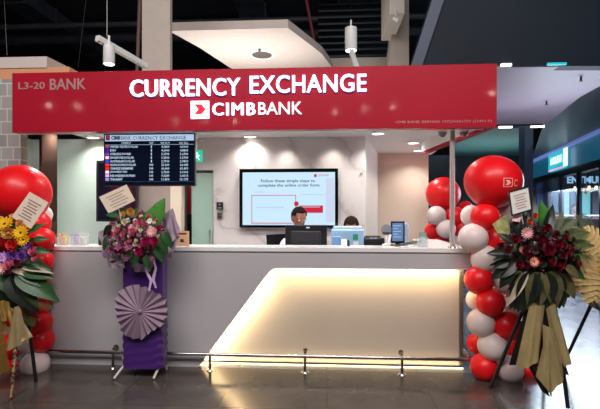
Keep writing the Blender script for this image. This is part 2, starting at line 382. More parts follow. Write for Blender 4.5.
# rounded top-left corner of the cut-out
dirv = (V((s1.x, 0, s1.z)) - V((s0.x, 0, 0.0))).normalized(); k = .06
e0 = V((s1.x, 0, zc)) - dirv * k; e1 = V((s1.x + k, 0, zc)); mid = V((s1.x, 0, zc))
for i in range(7):
    tt = i / 6; pts.append(tuple(e0 * (1 - tt) ** 2 + mid * 2 * tt * (1 - tt) + e1 * tt ** 2))
pts += [(xr, 0, zc), (xr, 0, ZT - .035), (xl, 0, ZT - .035)]
b = MB(); b.prism(pts, (0, .035, 0)); part('front_slab', b, m_ctr, t, smooth=False)
YP = .15; xp = P(463.5, 300, YP).x
b = MB(); b.box((s0.x - .3, YP, .012), (xp, YP + .04, zc + .1)); b.box((xp - .04, YP, .012), (xp, 1.0, ZT - .035)); part('recessed_panel', b, m_panel, t, smooth=False)
b = MB(); b.box((xl, .036, .0), (xl + .03, .45, ZT - .035)); b.box((xr - .02, .036, zc), (xr, 1.0, ZT - .035)); part('side_panel', b, m_ctr, t, smooth=False)
b = MB(); b.prism([(xl - .01, -.015, ZT - .035), (xr + .01, -.015, ZT - .035), (xr + .01, 1.25, ZT - .035), (u(432, .3), 1.25, ZT - .035), (u(421, .3), .30, ZT - .035), (xl - .01, .30, ZT - .035)], (0, 0, .035)); part('counter_top', b, m_ctrtop, t, smooth=False)
b = MB(); b.box((xl + .03, .30, .80), (u(420, .3), .80, .83)); b.box((xl + .03, .27, 0), (u(420, .3), .30, ZT - .035)); part('work_surface', b, m_ctr, t, smooth=False)
# LED strips behind the slab edge and their light
b = MB()
ins = .018
nrm = V((dirv.z, 0, -dirv.x))
A = V((s0.x, .045, .02)) - nrm * ins; B = e0 + V((0, .045, 0)) - nrm * ins
b.tube([A, B], .006, 6); b.tube([e1 + V((0, .045, ins)), V((xr - .03, .045, zc + ins))], .006, 6); b.tube([(s0.x + .05, .1, .006), (xp - .02, .1, .006)], .004, 6)
part('led_strip', b, m_led, t)
warm = (1.0, .80, .45)
def strip(a, c, power, wdt=.02, tgt=V((0, 1, 0))):
    a = V(a); c = V(c); m = (a + c) / 2; l = bpy.data.lights.new('strip', 'AREA'); l.shape = 'RECTANGLE'; l.size = (c - a).length; l.size_y = wdt; l.energy = power; l.color = warm
    o = bpy.data.objects.new('led_light', l); C.objects.link(o); o.location = m
    z = -tgt.normalized(); x = (c - a).normalized(); y = z.cross(x).normalized(); z = x.cross(y)
    o.rotation_euler = Matrix((x, y, z)).transposed().to_euler()
strip(A + nrm * .012 + V((0, .0, 0)), B + nrm * .012, 11, tgt=V((.35, 1, 0)))
strip(e1 + V((0, .045, .006)), V((xr - .03, .045, zc + .006)), 14, tgt=V((0, 1, -.35)))
strip((s0.x + .05, .11, .02), (xp - .02, .11, .02), 1.4, tgt=V((0, .6, 1)))
# ------------------------------------------------------------------ foot rail
zr = .142; YR = -.07
x0 = u(30, YR); x1 = P(472, 357, YR).x
t = thing('foot_rail', (0, YR, 0), 'low chrome foot rail running along the front of the counter', 'rail')
b = MB(); b.tube([(x0, YR, zr), (x1 - .05, YR, zr), (x1 - .015, YR + .012, zr), (x1, YR + .05, zr), (x1, .9, zr)], .0165, 14); part('rail', b, m_chrome, t)
for px in (113, 210, 305, 402):
    x = u(px, YR)
    b = MB(); b.cyl((x, YR, .008), (x, YR, zr - .01), .0125, n=14); po = part('post', b, m_chrome, t)
    b = MB(); b.cyl((x, YR, 0), (x, YR, .01), .036, .03, n=20); part('flange', b, m_chrome, po)
    if px in (113, 305, 402):
        b = MB(); b.cyl((x, YR + .012, zr + .03), (x, -.002, zr + .03), .008, n=10); b.cyl((x, -.014, zr + .03), (x, 0, zr + .03), .024, n=18); b.cyl((x, YR + .012, zr + .01), (x, YR + .012, zr + .045), .01, n=12)
        part('wall_bracket', b, m_chrome, t)
# ------------------------------------------------------------------ pole
pp = P(452.3, 247, .06)
t = thing('support_pole', (pp.x, .06, ZT), 'slim chrome pole standing on the right end of the counter top', 'pole')
b = MB(); b.cyl((pp.x, .06, ZT + .005), (pp.x, .06, ZC), .022, n=24); part('tube', b, mat('satin_steel', rgb(200, 194, 190), .32, metal=.55), t)
b = MB(); b.cyl((pp.x, .06, ZT), (pp.x, .06, ZT + .01), .04, .035, n=24); part('base_flange', b, m_chrome, t)
# ------------------------------------------------------------------ downlights in the kiosk ceiling
DL = [(93, 137.0, 'round white downlight in the kiosk ceiling over the frosted wall on the left'), (250, 136.2, 'round white downlight in the kiosk ceiling above the marble wall and wall display'),
      (378, 133.0, 'round white downlight in the kiosk ceiling closest behind the red fascia, above the angled wall'),
      (413, 142.5, 'round white downlight in the kiosk ceiling nearest the chrome pole'), (418, 150.2, 'round white downlight in the kiosk ceiling nearest the cream back wall')]
dl0 = None
for i, (px, py, lb) in enumerate(DL):
    p = PZ(px, py, ZC)
    if dl0 is None:
        t = thing('downlight', (p.x, p.y, ZC), lb, 'ceiling light', 'downlights in the kiosk ceiling'); dl0 = t
        b = MB(); b.lathe([(.062, -.001), (.085, -.001), (.085, -.009), (.072, -.014), (.062, -.009)], p, 28, cap=False); part('rim', b, m_white, t)
        b = MB(); b.cyl(p + V((0, 0, -.001)), p + V((0, 0, -.008)), .064, n=28); part('diffuser', b, m_lamp, t)
    else:
        t = dup(dl0); t.location = (p.x, p.y, ZC); t['label'] = lb
    spot('downlight_beam', (p.x, p.y, ZC - .02), (p.x, p.y, 0), 30, (1, .97, .92), 140, .8, .06)
for px in (287, 333):
    p = P(px, 150, YM); spot('wall_washer_beam', (p.x, YM - .16, ZC - .02), (p.x, YM - .02, 1.2), 11, (1, .93, .84), 90, .9, .03)
for px_, pw in ((60, 46), (130, 38), (215, 32), (300, 32), (385, 32), (440, 16)):
    q = P(px_, 200, .42); spot('unseen_fill_beam', (q.x, .42, ZC - .02), (q.x, .62, 0), pw, (1, .97, .93), 150, .8, .06)  # added row of unseen spots that brightens the kiosk, no fittings modelled
q = P(196, 200, 1.75); spot('back_room_beam', (q.x, 1.75, ZC - .02), (q.x, 1.75, 0), 16, (1, .97, .93), 150, .8, .06)
# dome camera under the ceiling by the pole
for px, lb in ((442.5, 'small grey dome camera on the kiosk ceiling just left of the chrome pole'), (464, 'small grey dome camera under the fascia just right of the chrome pole')):
    p = PZ(px, 128.0, 2.255) if px < 450 else P(px, 129, .12)
    p = P(px, 133.5, .2)
    t = thing('dome_camera', (p.x, p.y, ZC), lb, 'security camera', 'dome cameras by the pole')
    b = MB(); b.cyl((p.x, p.y, ZC), (p.x, p.y, p.z + .01), .045, n=24); part('housing', b, m_white, t)
    b = MB(); b.sphere((p.x, p.y, p.z + .01), (.04, .04, .045), 20, 12); part('dome', b, m_grey, t)
# ------------------------------------------------------------------ hanging rate board
YB = .12
a = P(103.7, 186.2, YB); c = P(195, 131.6, YB)
t = thing('rate_board', ((a.x + c.x) / 2, YB + .02, a.z), 'black hanging screen listing currency exchange rates in white rows', 'screen')
b = MB(); b.box((a.x, YB, a.z), (c.x, YB + .05, c.z), .004); part('housing', b, m_black, t)
b = MB(); rectpx(b, 105, 134, 194, 184.8, YB - .002, .003); sc_ = part('screen', b, m_scr_dark, t)
YS = YB - .004
b = MB(); rectpx(b, 105, 134.2, 193.8, 141.3, YS, .002); part('title_bar', b, m_scr_bar, sc_, label='pale blue title bar')
def bl(s, u0, v0, u1, v1, m=None, off=.0):
    Y = YS - .002; a = P(u0, v1, Y); c = P(u1, v0, Y)
    letters('lettering', s, (a.x, Y, a.z), c.x - a.x, c.z - a.z, m or m_scr_txt, sc_, off, .0012, res=1)
bl('CIMB', 111, 135.7, 120.5, 140, m_scr_ink, .04); bl('BANK', 121, 135.7, 131, 140, m_scr_ink); bl('CURRENCY EXCHANGE', 132.5, 135.7, 186, 140, m_scr_ink)
b = MB(); rectpx(b, 105.8, 135.3, 109.8, 140.3, YS - .001, .001); part('title_logo', b, m_scr_ink, sc_)
b = MB(); pa = P(106.5, 139.6, YS); pc = P(109.4, 136, YS); arrow(b, pa.x, pa.z, pc.x - pa.x, pc.z - pa.z, YS - .003, .001); part('title_arrow', b, m_tv_red, sc_, smooth=False)
bl('CURRENCY', 121, 141.9, 131, 144.1); bl('UNIT', 149.4, 141.9, 153.6, 144.1); bl('WE BUY', 160.5, 141.9, 170, 144.1); bl('WE SELL', 179, 141.9, 188.5, 144.1)
b = MB(); rectpx(b, 105, 144.5, 193.5, 144.8, YS - .001, .001); rectpx(b, 105, 181.4, 193.5, 181.7, YS - .001, .001); part('rule_line', b, m_tv_line, sc_)
rows = [('UNITED STATES DOLLAR', '1', '4.3800', '4.5000', (180, 60, 90), 138), ('EURO', '1', '4.6000', '4.8800', (40, 40, 190), 116), ('STERLING POUND', '1', '5.3700', '5.6700', (120, 60, 150), 131),
        ('SINGAPORE DOLLAR', '1', '3.2300', '3.3700', (230, 180, 200), 134), ('AUSTRALIAN DOLLAR', '1', '2.7900', '2.9850', (30, 60, 210), 135), ('HONG KONG DOLLAR', '100', '55.200', '60.045', (220, 40, 40), 136),
        ('CHINESE RENMINBI', '100', '60.400', '65.450', (210, 30, 20), 133), ('JAPANESE YEN', '100', '2.7500', '3.0100', (230, 200, 220), 127), ('INDONESIAN RUPIAH', '100', '0.0280', '0.0310', (200, 150, 210), 135), ('THAI BAHT', '100', '11.850', '13.175', (130, 130, 190), 122.5)]
for i, (n_, un, bu, se, cc, ue) in enumerate(rows):
    v = 145.3 + i * 3.62
    mm = mat('flag_colour', rgb(*cc), .4, emit=rgb(*cc), es=.7)
    b = MB(); rectpx(b, 105.4, v, 109, v + 2.9, YS - .001, .001); part('flag', b, mm, sc_)
    bl(n_, 110.2, v + .2, ue, v + 2.7, off=.02)
    w_ = 1.0 if un == '1' else 3.8
    bl(un, 151.4 - w_ / 2, v + .2, 151.4 + w_ / 2, v + 2.7, off=.02)
    bl(bu, 161.4, v + .2, 169.4, v + 2.7, off=.02); bl(se, 180, v + .2, 188.2, v + 2.7, off=.02)
b = MB(); mx = (a.x + c.x) / 2
b.box((mx - .12, YB + .05, c.z - .2), (mx + .12, YB + .07, c.z - .05), .003); b.box((mx - .1, YB + .065, c.z - .15), (mx - .07, YB + .09, ZC)); b.box((mx + .07, YB + .065, c.z - .15), (mx + .1, YB + .09, ZC)); part('hanging_bracket', b, m_steel, t)
# second dark display behind it
Y2 = .95
a = P(96, 221.5, Y2); c = P(136, 160, Y2)
t = thing('display_screen', ((a.x + c.x) / 2, Y2 + .02, a.z), 'tall dark display screen on the wall behind the hanging rate board', 'screen')
b = MB(); b.box((a.x, Y2, a.z), (c.x, Y2 + .05, c.z), .005); part('housing', b, m_black, t)
b = MB(); b.box((a.x + .03, Y2 - .003, a.z + .03), (c.x - .02, Y2, c.z - .03)); part('screen', b, m_scr_dark, t)
b = MB(); b.box((a.x + .1, Y2 + .05, a.z + .2), (c.x - .1, YM, c.z - .2)); part('wall_mount', b, m_black, t)
# ------------------------------------------------------------------ wall display on the marble
YT = 1.13
a = P(239.3, 227.6, YT); c = P(338.2, 168.3, YT)
t = thing('wall_display', ((a.x + c.x) / 2, YT + .03, a.z), 'large wall display showing order form steps on the marble wall', 'screen')
b = MB(); b.box((a.x, YT, a.z), (c.x, YM, c.z), .005); part('housing', b, m_blackgl, t)
b = MB(); rectpx(b, 242.6, 172, 335, 225, YT - .002, .003); sc_ = part('screen', b, m_tv, t)
YS = YT - .003
def tl(s, u0, v0, u1, v1, m=m_tv_ink, off=.012):
    a = P(u0, v1, YS); c = P(u1, v0, YS); letters('lettering', s, (a.x, YS, a.z), c.x - a.x, c.z - a.z, m, sc_, off, .002, res=2)
tl('Follow these simple steps to', 261, 179.2, 315, 183.2); tl('complete the online order form.', 258, 183.6, 320.5, 187.6)
tl('CIMB BANK', 318, 174.3, 329, 176.2, m_tv_red, .0); tl('Home page form', 255, 191.3, 265, 192.6, m_tv_line, 0)
b = MB(); rectpx(b, 314, 174.2, 316.8, 177, YS - .001, .002); part('screen_logo', b, m_tv_red, sc_)
b = MB()
for r_ in ((251.5, 195, 296, 195.7), (251.5, 222.8, 296, 223.5), (251.5, 195, 252.1, 223.5), (295.4, 195, 296, 223.5)): rectpx(b, *r_, YS - .001, .002)
part('outline_box', b, m_tv_red, sc_, smooth=False)
b = MB(); rectpx(b, 256, 207, 284, 207.4, YS - .001, .002); part('pale_line', b, m_tv_line, sc_)
b = MB(); rectpx(b, 300, 194.5, 326, 194.8, YS - .001, .002); part('pale_line', b, m_tv_line, sc_)
b = MB(); rectpx(b, 326, 178, 334, 222, YS - .0005, .002); part('side_bar', b, mat('tv_pale', rgb(60, 64, 70), .4, emit=rgb(206, 216, 242), es=.85), sc_)
b = MB(); q = P(296.4, 203.8, YS); b.cyl(q, q - V((0, .003, 0)), .028, n=24); part('step_marker', b, m_tv_red, sc_)
b = MB(); rectpx(b, 299.5, 205.5, 323, 212.8, YS - .001, .003); part('caption_box', b, m_tv_red, sc_)
b = MB(); rectpx(b, 301, 206.6, 320, 207.3, YS - .003, .002); rectpx(b, 301, 209.5, 305.5, 210.2, YS - .003, .002); rectpx(b, 299.5, 212.8, 321, 213.4, YS - .003, .002); part('caption_line', b, m_scr_txt, sc_)
# exit sign, intercom, switch, sensors
t = thing('exit_sign', P(198, 161, YM - .03), 'small green lit exit sign above the glass door', 'sign')
b = MB(); rectpx(b, 193.5, 150, 201.5, 161.5, YM - .03, .03, .002); part('housing', b, m_green, t)
b = MB(); q = P(197, 153.3, YM - .034); b.cyl(q, q + V((0, .004, 0)), .012, n=12); rectpx(b, 196, 154.6, 198.2, 157.6, YM - .034, .004); b.tube([P(196.5, 157.5, YM - .032), P(195.4, 160, YM - .032)], .006, 6); b.tube([P(197.8, 157.5, YM - .032), P(199.3, 159.8, YM - .032)], .006, 6); b.tube([P(195, 156.5, YM - .032), P(199.6, 155.5, YM - .032)], .005, 6)
part('running_figure', b, m_white_em, t)
t = thing('door_intercom', P(219.5, 209.7, YM - .03), 'small black door intercom mounted on the marble wall by the glass door', 'intercom')
b = MB(); rectpx(b, 216.3, 202, 222.8, 209.7, YM - .035, .035, .006); part('body', b, m_black, t)
b = MB(); q = P(219.5, 204.5, YM - .037); b.cyl(q, q + V((0, .004, 0)), .012, n=16); rectpx(b, 217.5, 207, 221.5, 208.6, YM - .037, .003); part('keypad', b, m_grey, t)
t = thing('wall_switch', P(219.5, 219.2, YM - .01), 'small grey two-button switch just below the black intercom', 'switch')
b = MB(); rectpx(b, 216.8, 212, 222.2, 219.2, YM - .014, .014, .002); part('plate', b, m_grey, t)
b = MB(); rectpx(b, 217.8, 213, 221.2, 215.2, YM - .02, .008, .002); rectpx(b, 217.8, 216, 221.2, 218.2, YM - .02, .008, .002); part('button', b, m_steel, t)
b = MB(); q = P(201.8, 141, YM); b.cyl(q, q - V((0, .02, 0)), .014, n=14); b.cyl(q - V((0, .02, 0)), q - V((0, .025, 0)), .008, n=12); solo('wall_sensor', b, m_white, 'tiny white sensor on the marble wall above the exit sign', 'sensor')
b = MB(); q = P(361.5, 172.5, YM); b.sphere(q - V((0, .012, 0)), (.014, .014, .02), 12, 8); solo('motion_sensor', b, m_white, 'tiny white sensor high near the right edge of the marble wall', 'sensor')
# ------------------------------------------------------------------ people
def skin_mesh(verts, edges, root=0, sub=1):
    me = bpy.data.meshes.new('sk'); me.from_pydata([v[:3] for v in verts], edges, [])
    o = bpy.data.objects.new('sk', me); C.objects.link(o)
    m = o.modifiers.new('s', 'SKIN'); m.use_smooth_shade = True
    for i, v in enumerate(verts):
        r = v[3]; me.skin_vertices[0].data[i].radius = (r, r * (v[4] if len(v) > 4 else 1)); me.skin_vertices[0].data[i].use_root = (i == root)
    s = o.modifiers.new('u', 'SUBSURF'); s.levels = sub
    dg = bpy.context.evaluated_depsgraph_get(); r = bpy.data.meshes.new_from_object(o.evaluated_get(dg)); bpy.data.objects.remove(o); return r
def remesh(me, vox):
    o = bpy.data.objects.new('rm', me); C.objects.link(o); m = o.modifiers.new('r', 'REMESH'); m.mode = 'VOXEL'; m.voxel_size = vox; m.use_smooth_shade = True
    s = o.modifiers.new('c', 'CORRECTIVE_SMOOTH'); s.factor = .5; s.iterations = 3; s.use_only_smooth = True
    dg = bpy.context.evaluated_depsgraph_get(); r = bpy.data.meshes.new_from_object(o.evaluated_get(dg)); bpy.data.objects.remove(o)
    for p_ in r.polygons: p_.use_smooth = True
    return r
def seated(label, base, seat, face_rot, nod, skin, hairm, shirtm, pants, hair_long=False):
    """seated adult, local -Y is forward; base on the floor, face_rot turns the whole figure, nod tips the head"""
    t = thing('person', base, label, 'person'); t.rotation_euler = (0, 0, face_rot)
    s = seat + .09
    v = []; e = []
    def add(x, y, z, r, fl=1, par=None):
        v.append((x, y, z, r, fl)); i = len(v) - 1
        if par is not None: e.append((par, i))
        return i
    pel = add(0, 0, s, .13, .8); sp = add(0, .01, s + .2, .125, .75, pel); ch = add(0, 0, s + .38, .15, .7, sp); nb = add(0, -.005, s + .5, .07, 1, ch); nk = add(0, -.015, s + .57, .05, 1, nb); hd = add(0, -.02, s + .64, .05, 1, nk)
    sh = []; hips = []
    for sx in (-1, 1):
        a = add(sx * .15, 0, s + .44, .06, 1, ch); el = add(sx * .24, -.08, s + .2, .043, 1, a); wr = add(sx * .17, -.30, s + .16, .028, 1, el); pm = add(sx * .165, -.36, s + .155, .03, .6, wr)
        for k, (dx, ln) in enumerate(((-.026, .062), (-.009, .072), (.009, .068), (.026, .054))):
            f0 = add(sx * .165 + dx, -.40, s + .155, .0095, 1, pm); f1 = add(sx * .165 + dx * 1.1, -.40 - ln * .55, s + .15, .009, 1, f0); add(sx * .165 + dx * 1.1, -.40 - ln, s + .13, .008, 1, f1)
        t0 = add(sx * .165 - sx * .035, -.345, s + .15, .011, 1, pm); add(sx * .165 - sx * .05, -.385, s + .14, .0095, 1, t0)
        hp = add(sx * .09, -.02, s - .02, .085, 1, pel); kn = add(sx * .12, -.42, s - .03, .062, 1, hp); an = add(sx * .12, -.40, .09, .038, 1, kn); ft = add(sx * .12, -.52, .035, .036, .8, an)
    bm_ = skin_mesh(v, e)
    bb = bmesh.new(); bb.from_mesh(bm_); m2 = MB(); m2.b.free(); m2.b = bb
    hc = V((0, -.035, s + .71)); R = Matrix.Rotation(nod, 3, 'X')
    def h(x, y, z): return hc + R @ V((x, y, z))
    m2.sphere(h(0, .01, .02), (.076, .094, .1), 24, 16, R); m2.sphere(h(0, -.018, -.05), (.056, .066, .066), 20, 12, R)
    m2.sphere(h(0, -.094, -.012), (.012, .017, .022), 10, 8, R); m2.sphere(h(0, -.1, -.026), (.017, .012, .01), 10, 8, R)
    for sx in (-1, 1): m2.sphere(h(sx * .078, .012, -.005), (.01, .022, .033), 10, 8, R); m2.sphere(h(sx * .03, -.075, .028), (.026, .014, .01), 10, 6, R)
    m2.sphere(h(0, -.081, -.057), (.024, .01, .007), 10, 6, R)
    raw = m2.mesh('body', skin); me = remesh(raw, .0095); me.materials.clear(); me.materials.append(skin)
    part('body', me, skin, t, world=False)
    for sx in (-1, 1):
        m2 = MB(); m2.sphere(h(sx * .03, -.08, .008), (.012, .009, .0085), 12, 8, R); m2.mi = 1; m2.sphere(h(sx * .03, -.0865, .008), (.0052, .004, .0052), 10, 6, R); part('eye', m2, [m_white, m_black], t, world=False)
    m2 = MB(); n0 = len(m2.b.verts)
    m2.sphere((0, 0, 0), 1, 32, 20)
    for q in list(m2.b.verts):
        if q.co.z < (-.55 if q.co.y > .25 else (.12 - .3 * min(1, max(0, q.co.y + .5)) + (.35 if q.co.y < -.6 else 0))) and not (hair_long and q.co.y > -.1): m2.b.verts.remove(q)
    for q in m2.b.verts:
        nn = 1 + .05 * noise.noise(q.co * 6); z_ = q.co.z
        q.co = h(q.co.x * .086 * nn, .014 + q.co.y * .103 * nn, .03 + z_ * .104 * nn * (2.0 if hair_long and z_ < 0 else 1))
    bmesh.ops.solidify(m2.b, geom=m2.b.faces[:], thickness=.012)
    part('hair', m2, hairm, t, world=False)
    # clothes: wider skins of the same skeleton
    def sub(keep, grow):
        idx = {}; vv = []
        for i in keep: idx[i] = len(vv); x = list(v[i]); x[3] += grow; vv.append(tuple(x))
        return skin_mesh(vv, [(idx[a], idx[b_]) for a, b_ in e if a in idx and b_ in idx])
    la = 6; arm = [la, la + 1, la + 2]; rr = la + 18 + 4 - 0
    n_side = (len(v) - 6) // 2; r0 = 6 + n_side
    st = sub([0, 1, 2, 3, 6, 7, 8, r0, r0 + 1, r0 + 2], .013)
    st.materials.clear(); st.materials.append(shirtm); part('shirt', st, shirtm, t, world=False)
    hp = 6 + n_side - 4
    st = sub([0, hp, hp + 1, hp + 2, hp + n_side, hp + 1 + n_side, hp + 2 + n_side], .014)
    st.materials.clear(); st.materials.append(pants); part('trousers', st, pants, t, world=False)
    return t
def office_chair(label, base, rot, seat=.48, top=.95):
    t = thing('office_chair', base, label, 'chair'); t.rotation_euler = (0, 0, rot)
    m_ = m_black
    b = MB(); b.box((-.23, -.22, seat - .06), (.23, .22, seat), .03, 3); part('seat', b, m_, t, world=False)
    b = MB(); b.grid(lambda a, c: (-.22 + .44 * a, .22 + .05 * math.sin(PI * a) + .06 * c, seat + .12 + c * (top - seat - .12)), 10, 8); bmesh.ops.solidify(b.b, geom=b.b.faces[:], thickness=.03); part('backrest', b, m_, t, world=False)
    b = MB(); b.cyl((0, 0, .1), (0, 0, seat - .06), .025); part('column', b, m_steel, t, world=False)
    b = MB(); b.tube([(0, .1, seat - .05), (0, .27, seat), (0, .28, seat + .25)], .02); part('back_support', b, m_, t, world=False)
    for k in range(5):
        a = k * 2 * PI / 5; d_ = V((math.cos(a), math.sin(a), 0))
        b = MB(); b.tube([V((0, 0, .11)), d_ * .23 + V((0, 0, .08))], [.022, .015]); lg_ = part('leg', b, m_, t, world=False)
        b = MB(); q = d_ * .23 + V((0, 0, .03)); b.cyl(q - V((-d_.y, d_.x, 0)) * .015, q + V((-d_.y, d_.x, 0)) * .015, .03, n=14); part('caster', b, m_, lg_, world=False)
    return t
ym = .82; hp_ = P(298, 217, ym); pn = mat('dark_trousers', rgb(40, 42, 52), .8)
sit = hp_.z - .80 - .02
m_skin2 = mat('brown_skin', rgb(142, 88, 68), .5)
seated('person with short black hair in a pale grey shirt seated behind the black monitor', (hp_.x, ym, 0), sit, .45, .28, m_skin2, m_hair, m_shirt, pn)
hq = P(351.5, 228, .93)
seated('person looking down, only dark hair showing behind the blue machine', (hq.x, .95, 0), hq.z - .80 + .0, -.1, .5, m_skin, mat('dark_brown_hair', rgb(36, 20, 14), .8, spec=.1, bump=.4, bscale=80), m_shirt, pn, True)
oc = P(273, 240, .85)
office_chair('black office chair carrying the person behind the monitor', (hp_.x - .01, ym + .03, 0), .75, sit, P(270, 234.5, 1.0).z)
# ------------------------------------------------------------------ things on the counter
zW = .83
t_ = P(306, 247, .42)
t = thing('computer_monitor', (t_.x, .45, zW), 'back of a black computer monitor standing in the middle of the counter', 'monitor')
b = MB(); rectpx(b, 285.2, 225, 327, 249.5, .40, .03, .006); part('housing', b, m_black, t)
b = MB(); a = P(291, 246, .385); c = P(321, 231, .385); b.box((a.x, .385, a.z), (c.x, .405, c.z), .01); part('rear_cover', b, mat('dark_grey_plastic', rgb(34, 34, 40), .5), t)
b = MB(); a = P(306, 250, .40); b.box((a.x - .03, .395, zW + .01), (a.x + .03, .415, a.z + .05), .004); part('stand_neck', b, m_black, t)
b = MB(); b.box((a.x - .11, .36, zW), (a.x + .11, .54, zW + .012), .004); part('stand_base', b, m_black, t)
b = MB(); rectpx(b, 306.3, 227, 309.6, 228.2, .397, .003); part('badge', b, m_white, t)
b = MB(); rectpx(b, 287, 226.5, 325, 247, .43, .002); part('screen', b, m_scr_dark, t)
m_blue = mat('light_blue_plastic', rgb(146, 180, 210), .35, vary=.05)
m_blue2 = mat('mid_blue_plastic', rgb(110, 152, 196), .3)
t = thing('counting_machine', (P(348, 250, .45).x, .5, zW), 'light blue boxy machine with a green label beside the black monitor', 'machine')
a = P(331.5, 249, .44); c = P(364, 229.5, .44)
b = MB(); b.box((a.x, .44, zW), (c.x, .62, c.z), .015, 3); part('body', b, m_blue, t)
b = MB(); b.box((a.x + .02, .46, c.z - .005), (c.x - .02, .60, c.z + .03), .01, 3); part('lid', b, mat('pale_blue_lid', rgb(178, 202, 220), .35), t)
b = MB(); rectpx(b, 353, 234.2, 358, 240, .437, .004); part('label_sticker', b, mat('green_sticker', rgb(30, 130, 100), .5), t, label='green square sticker')
b = MB(); rectpx(b, 353.3, 241.5, 358.5, 247.5, .437, .004); part('label_sticker', b, m_white, t, label='white sticker')
b = MB(); a = P(332.5, 249, .34); c = P(341, 236.5, .34); b.box((a.x, .34, zW), (c.x, .42, c.z), .008)
solo('blue_box', b, m_blue2, 'small blue box standing in front of the light blue machine', 'box', base=(a.x, .34, zW))
def tent(name, label, px0, px1, v0, v1, Y, m, z0, dep=.05, cat='card'):
    a = P(px0, v1, Y); c = P(px1, v0, Y); b = MB()
    b.prism([(a.x, Y, z0), (a.x, Y + dep, c.z), (a.x, Y + dep + .004, c.z), (a.x, Y + dep * 2, z0), (a.x, Y + dep * 2 - .004, z0), (a.x, Y + dep, c.z - .006), (a.x, Y + .004, z0)], (c.x - a.x, 0, 0))
    return solo(name, b, m, label, cat, base=(a.x, Y, z0), smooth=False)
tent('tent_card', 'small white folded card on the counter in front of the blue machine', 341.5, 347, 239.5, 248, .16, m_white, ZT)
tent('sign_wedge', 'little black wedge stand beside the small white folded card', 347.3, 349.8, 240.5, 248, .18, m_black, ZT, cat='stand')
# black keyboards / cloths
b = MB(); a = P(363, 250, .45); c = P(385, 237.5, .45); b.box((a.x, .45, zW), (c.x, .62, c.z), .02, 3)
b.box((a.x + .03, .47, c.z - .005), (c.x - .04, .6, c.z + .012), .005)
solo('receipt_printer', b, m_black, 'low black printer between the blue machine and the tablet', 'printer', base=(a.x, .45, zW))
a = P(402, 247, .12)
b = MB(); b.grid(lambda s_, q_: (P(395, 247, .17).x + s_ * .24 + q_ * .01, .17 + q_ * .12, ZT + .002 + .04 * (s_ ** .7) * math.sin(min(1, q_ * 1.2 + .25) * PI * .75) + .02 * s_ + .008 * noise.noise(V((s_ * 6, q_ * 5, 1)))), 16, 8)
b.b.normal_update(); bmesh.ops.solidify(b.b, geom=b.b.faces[:], thickness=.006)
solo('cloth', b, mat('dark_green_cloth', rgb(50, 58, 50), .85, vary=.2), 'crumpled dark cloth on the counter in front of the tablet', 'cloth', base=(a.x, .2, ZT))
b = MB(); q = P(403, 246.2, .06)
for k in range(3): x_ = q.x + k * .042; b.tube([(x_ + .02 * math.cos(w_ * PI / 5), .07 + .012 * math.sin(w_ * PI / 5), ZT + .008 + .006 * (k == 2)) for w_ in range(10)] + [(x_ + .045, .08, ZT + .008)], .0045, 8)
solo('cable', b, m_white, 'coiled white cable on the counter edge below the tablet', 'cable', base=(q.x, .07, ZT))
# tablet
Yt = .30
a = P(390.8, 243, Yt); c = P(404.7, 221.3, Yt)
t = thing('tablet_stand', ((a.x + c.x) / 2, Yt + .06, ZT), 'upright tablet in a black frame on a stand on the counter', 'tablet')
b = MB(); b.box((a.x, Yt, a.z), (c.x, Yt + .012, c.z), .003); part('frame', b, m_black, t)
b = MB(); rectpx(b, 392.3, 223, 403.2, 241, Yt - .002, .003); part('screen', b, mat('tablet_blue_screen', rgb(84, 112, 150), .2, emit=rgb(84, 114, 160), es=.5), t)
b = MB()
for k in range(5): rectpx(b, 393.3, 225.5 + 2.8 * k, 401 - (k % 2) * 3, 226.0 + 2.8 * k, Yt - .003, .002)
part('screen_text', b, m_scr_txt, t)
b = MB(); b.box(((a.x + c.x) / 2 - .02, Yt + .01, ZT), ((a.x + c.x) / 2 + .02, Yt + .03, a.z + .06), .003); b.box(((a.x + c.x) / 2 - .06, Yt - .03, ZT), ((a.x + c.x) / 2 + .06, Yt + .09, ZT + .008), .003); part('stand', b, m_black, t)
Yt = .36; a = P(403, 243, Yt); c = P(408.5, 223, Yt)
t = thing('display_holder', ((a.x + c.x) / 2, Yt, ZT), 'pale blue upright panel standing directly behind the tablet', 'display')
b = MB(); b.box((a.x - .05, Yt, ZT + .01), (c.x, Yt + .02, c.z), .006); part('panel', b, mat('pale_blue_panel', rgb(176, 190, 214), .3), t)
b = MB(); b.box((a.x - .06, Yt - .03, ZT), (c.x + .01, Yt + .06, ZT + .012), .003); part('foot', b, m_white, t)
q = P(386.5, 230, .30)
t = thing('round_desk_mirror', (q.x, .30, ZT), 'small round silvery disc on a white stand left of the tablet', 'mirror')
b = MB(); b.cyl(q, q + V((0, .012, 0)), .052, n=28); part('disc', b, mat('silver_disc', rgb(180, 190, 200), .2, metal=.5), t)
b = MB(); b.lathe([(.04, 0), (.04, .012), (.012, .02), (.009, .03), (.009, q.z - ZT - .03)], (q.x, .31, ZT), 20); part('stand', b, m_white, t)
b = MB(); a = P(382.5, 234, .285); c = P(391, 232.3, .285); b.box((a.x, .285, a.z), (c.x, .297, c.z), .002); part('clip', b, m_black, t)
a = P(390, 247, .2); b = MB(); b.tube([(a.x - .012, .2, ZT + .006), (a.x - .006, .21, ZT + .06), (a.x + .01, .22, ZT + .11)], [.012, .014, .008], 10)
solo('handset', b, m_white, 'slim white handset leaning just left of the tablet', 'telephone', base=(a.x - .012, .2, ZT))
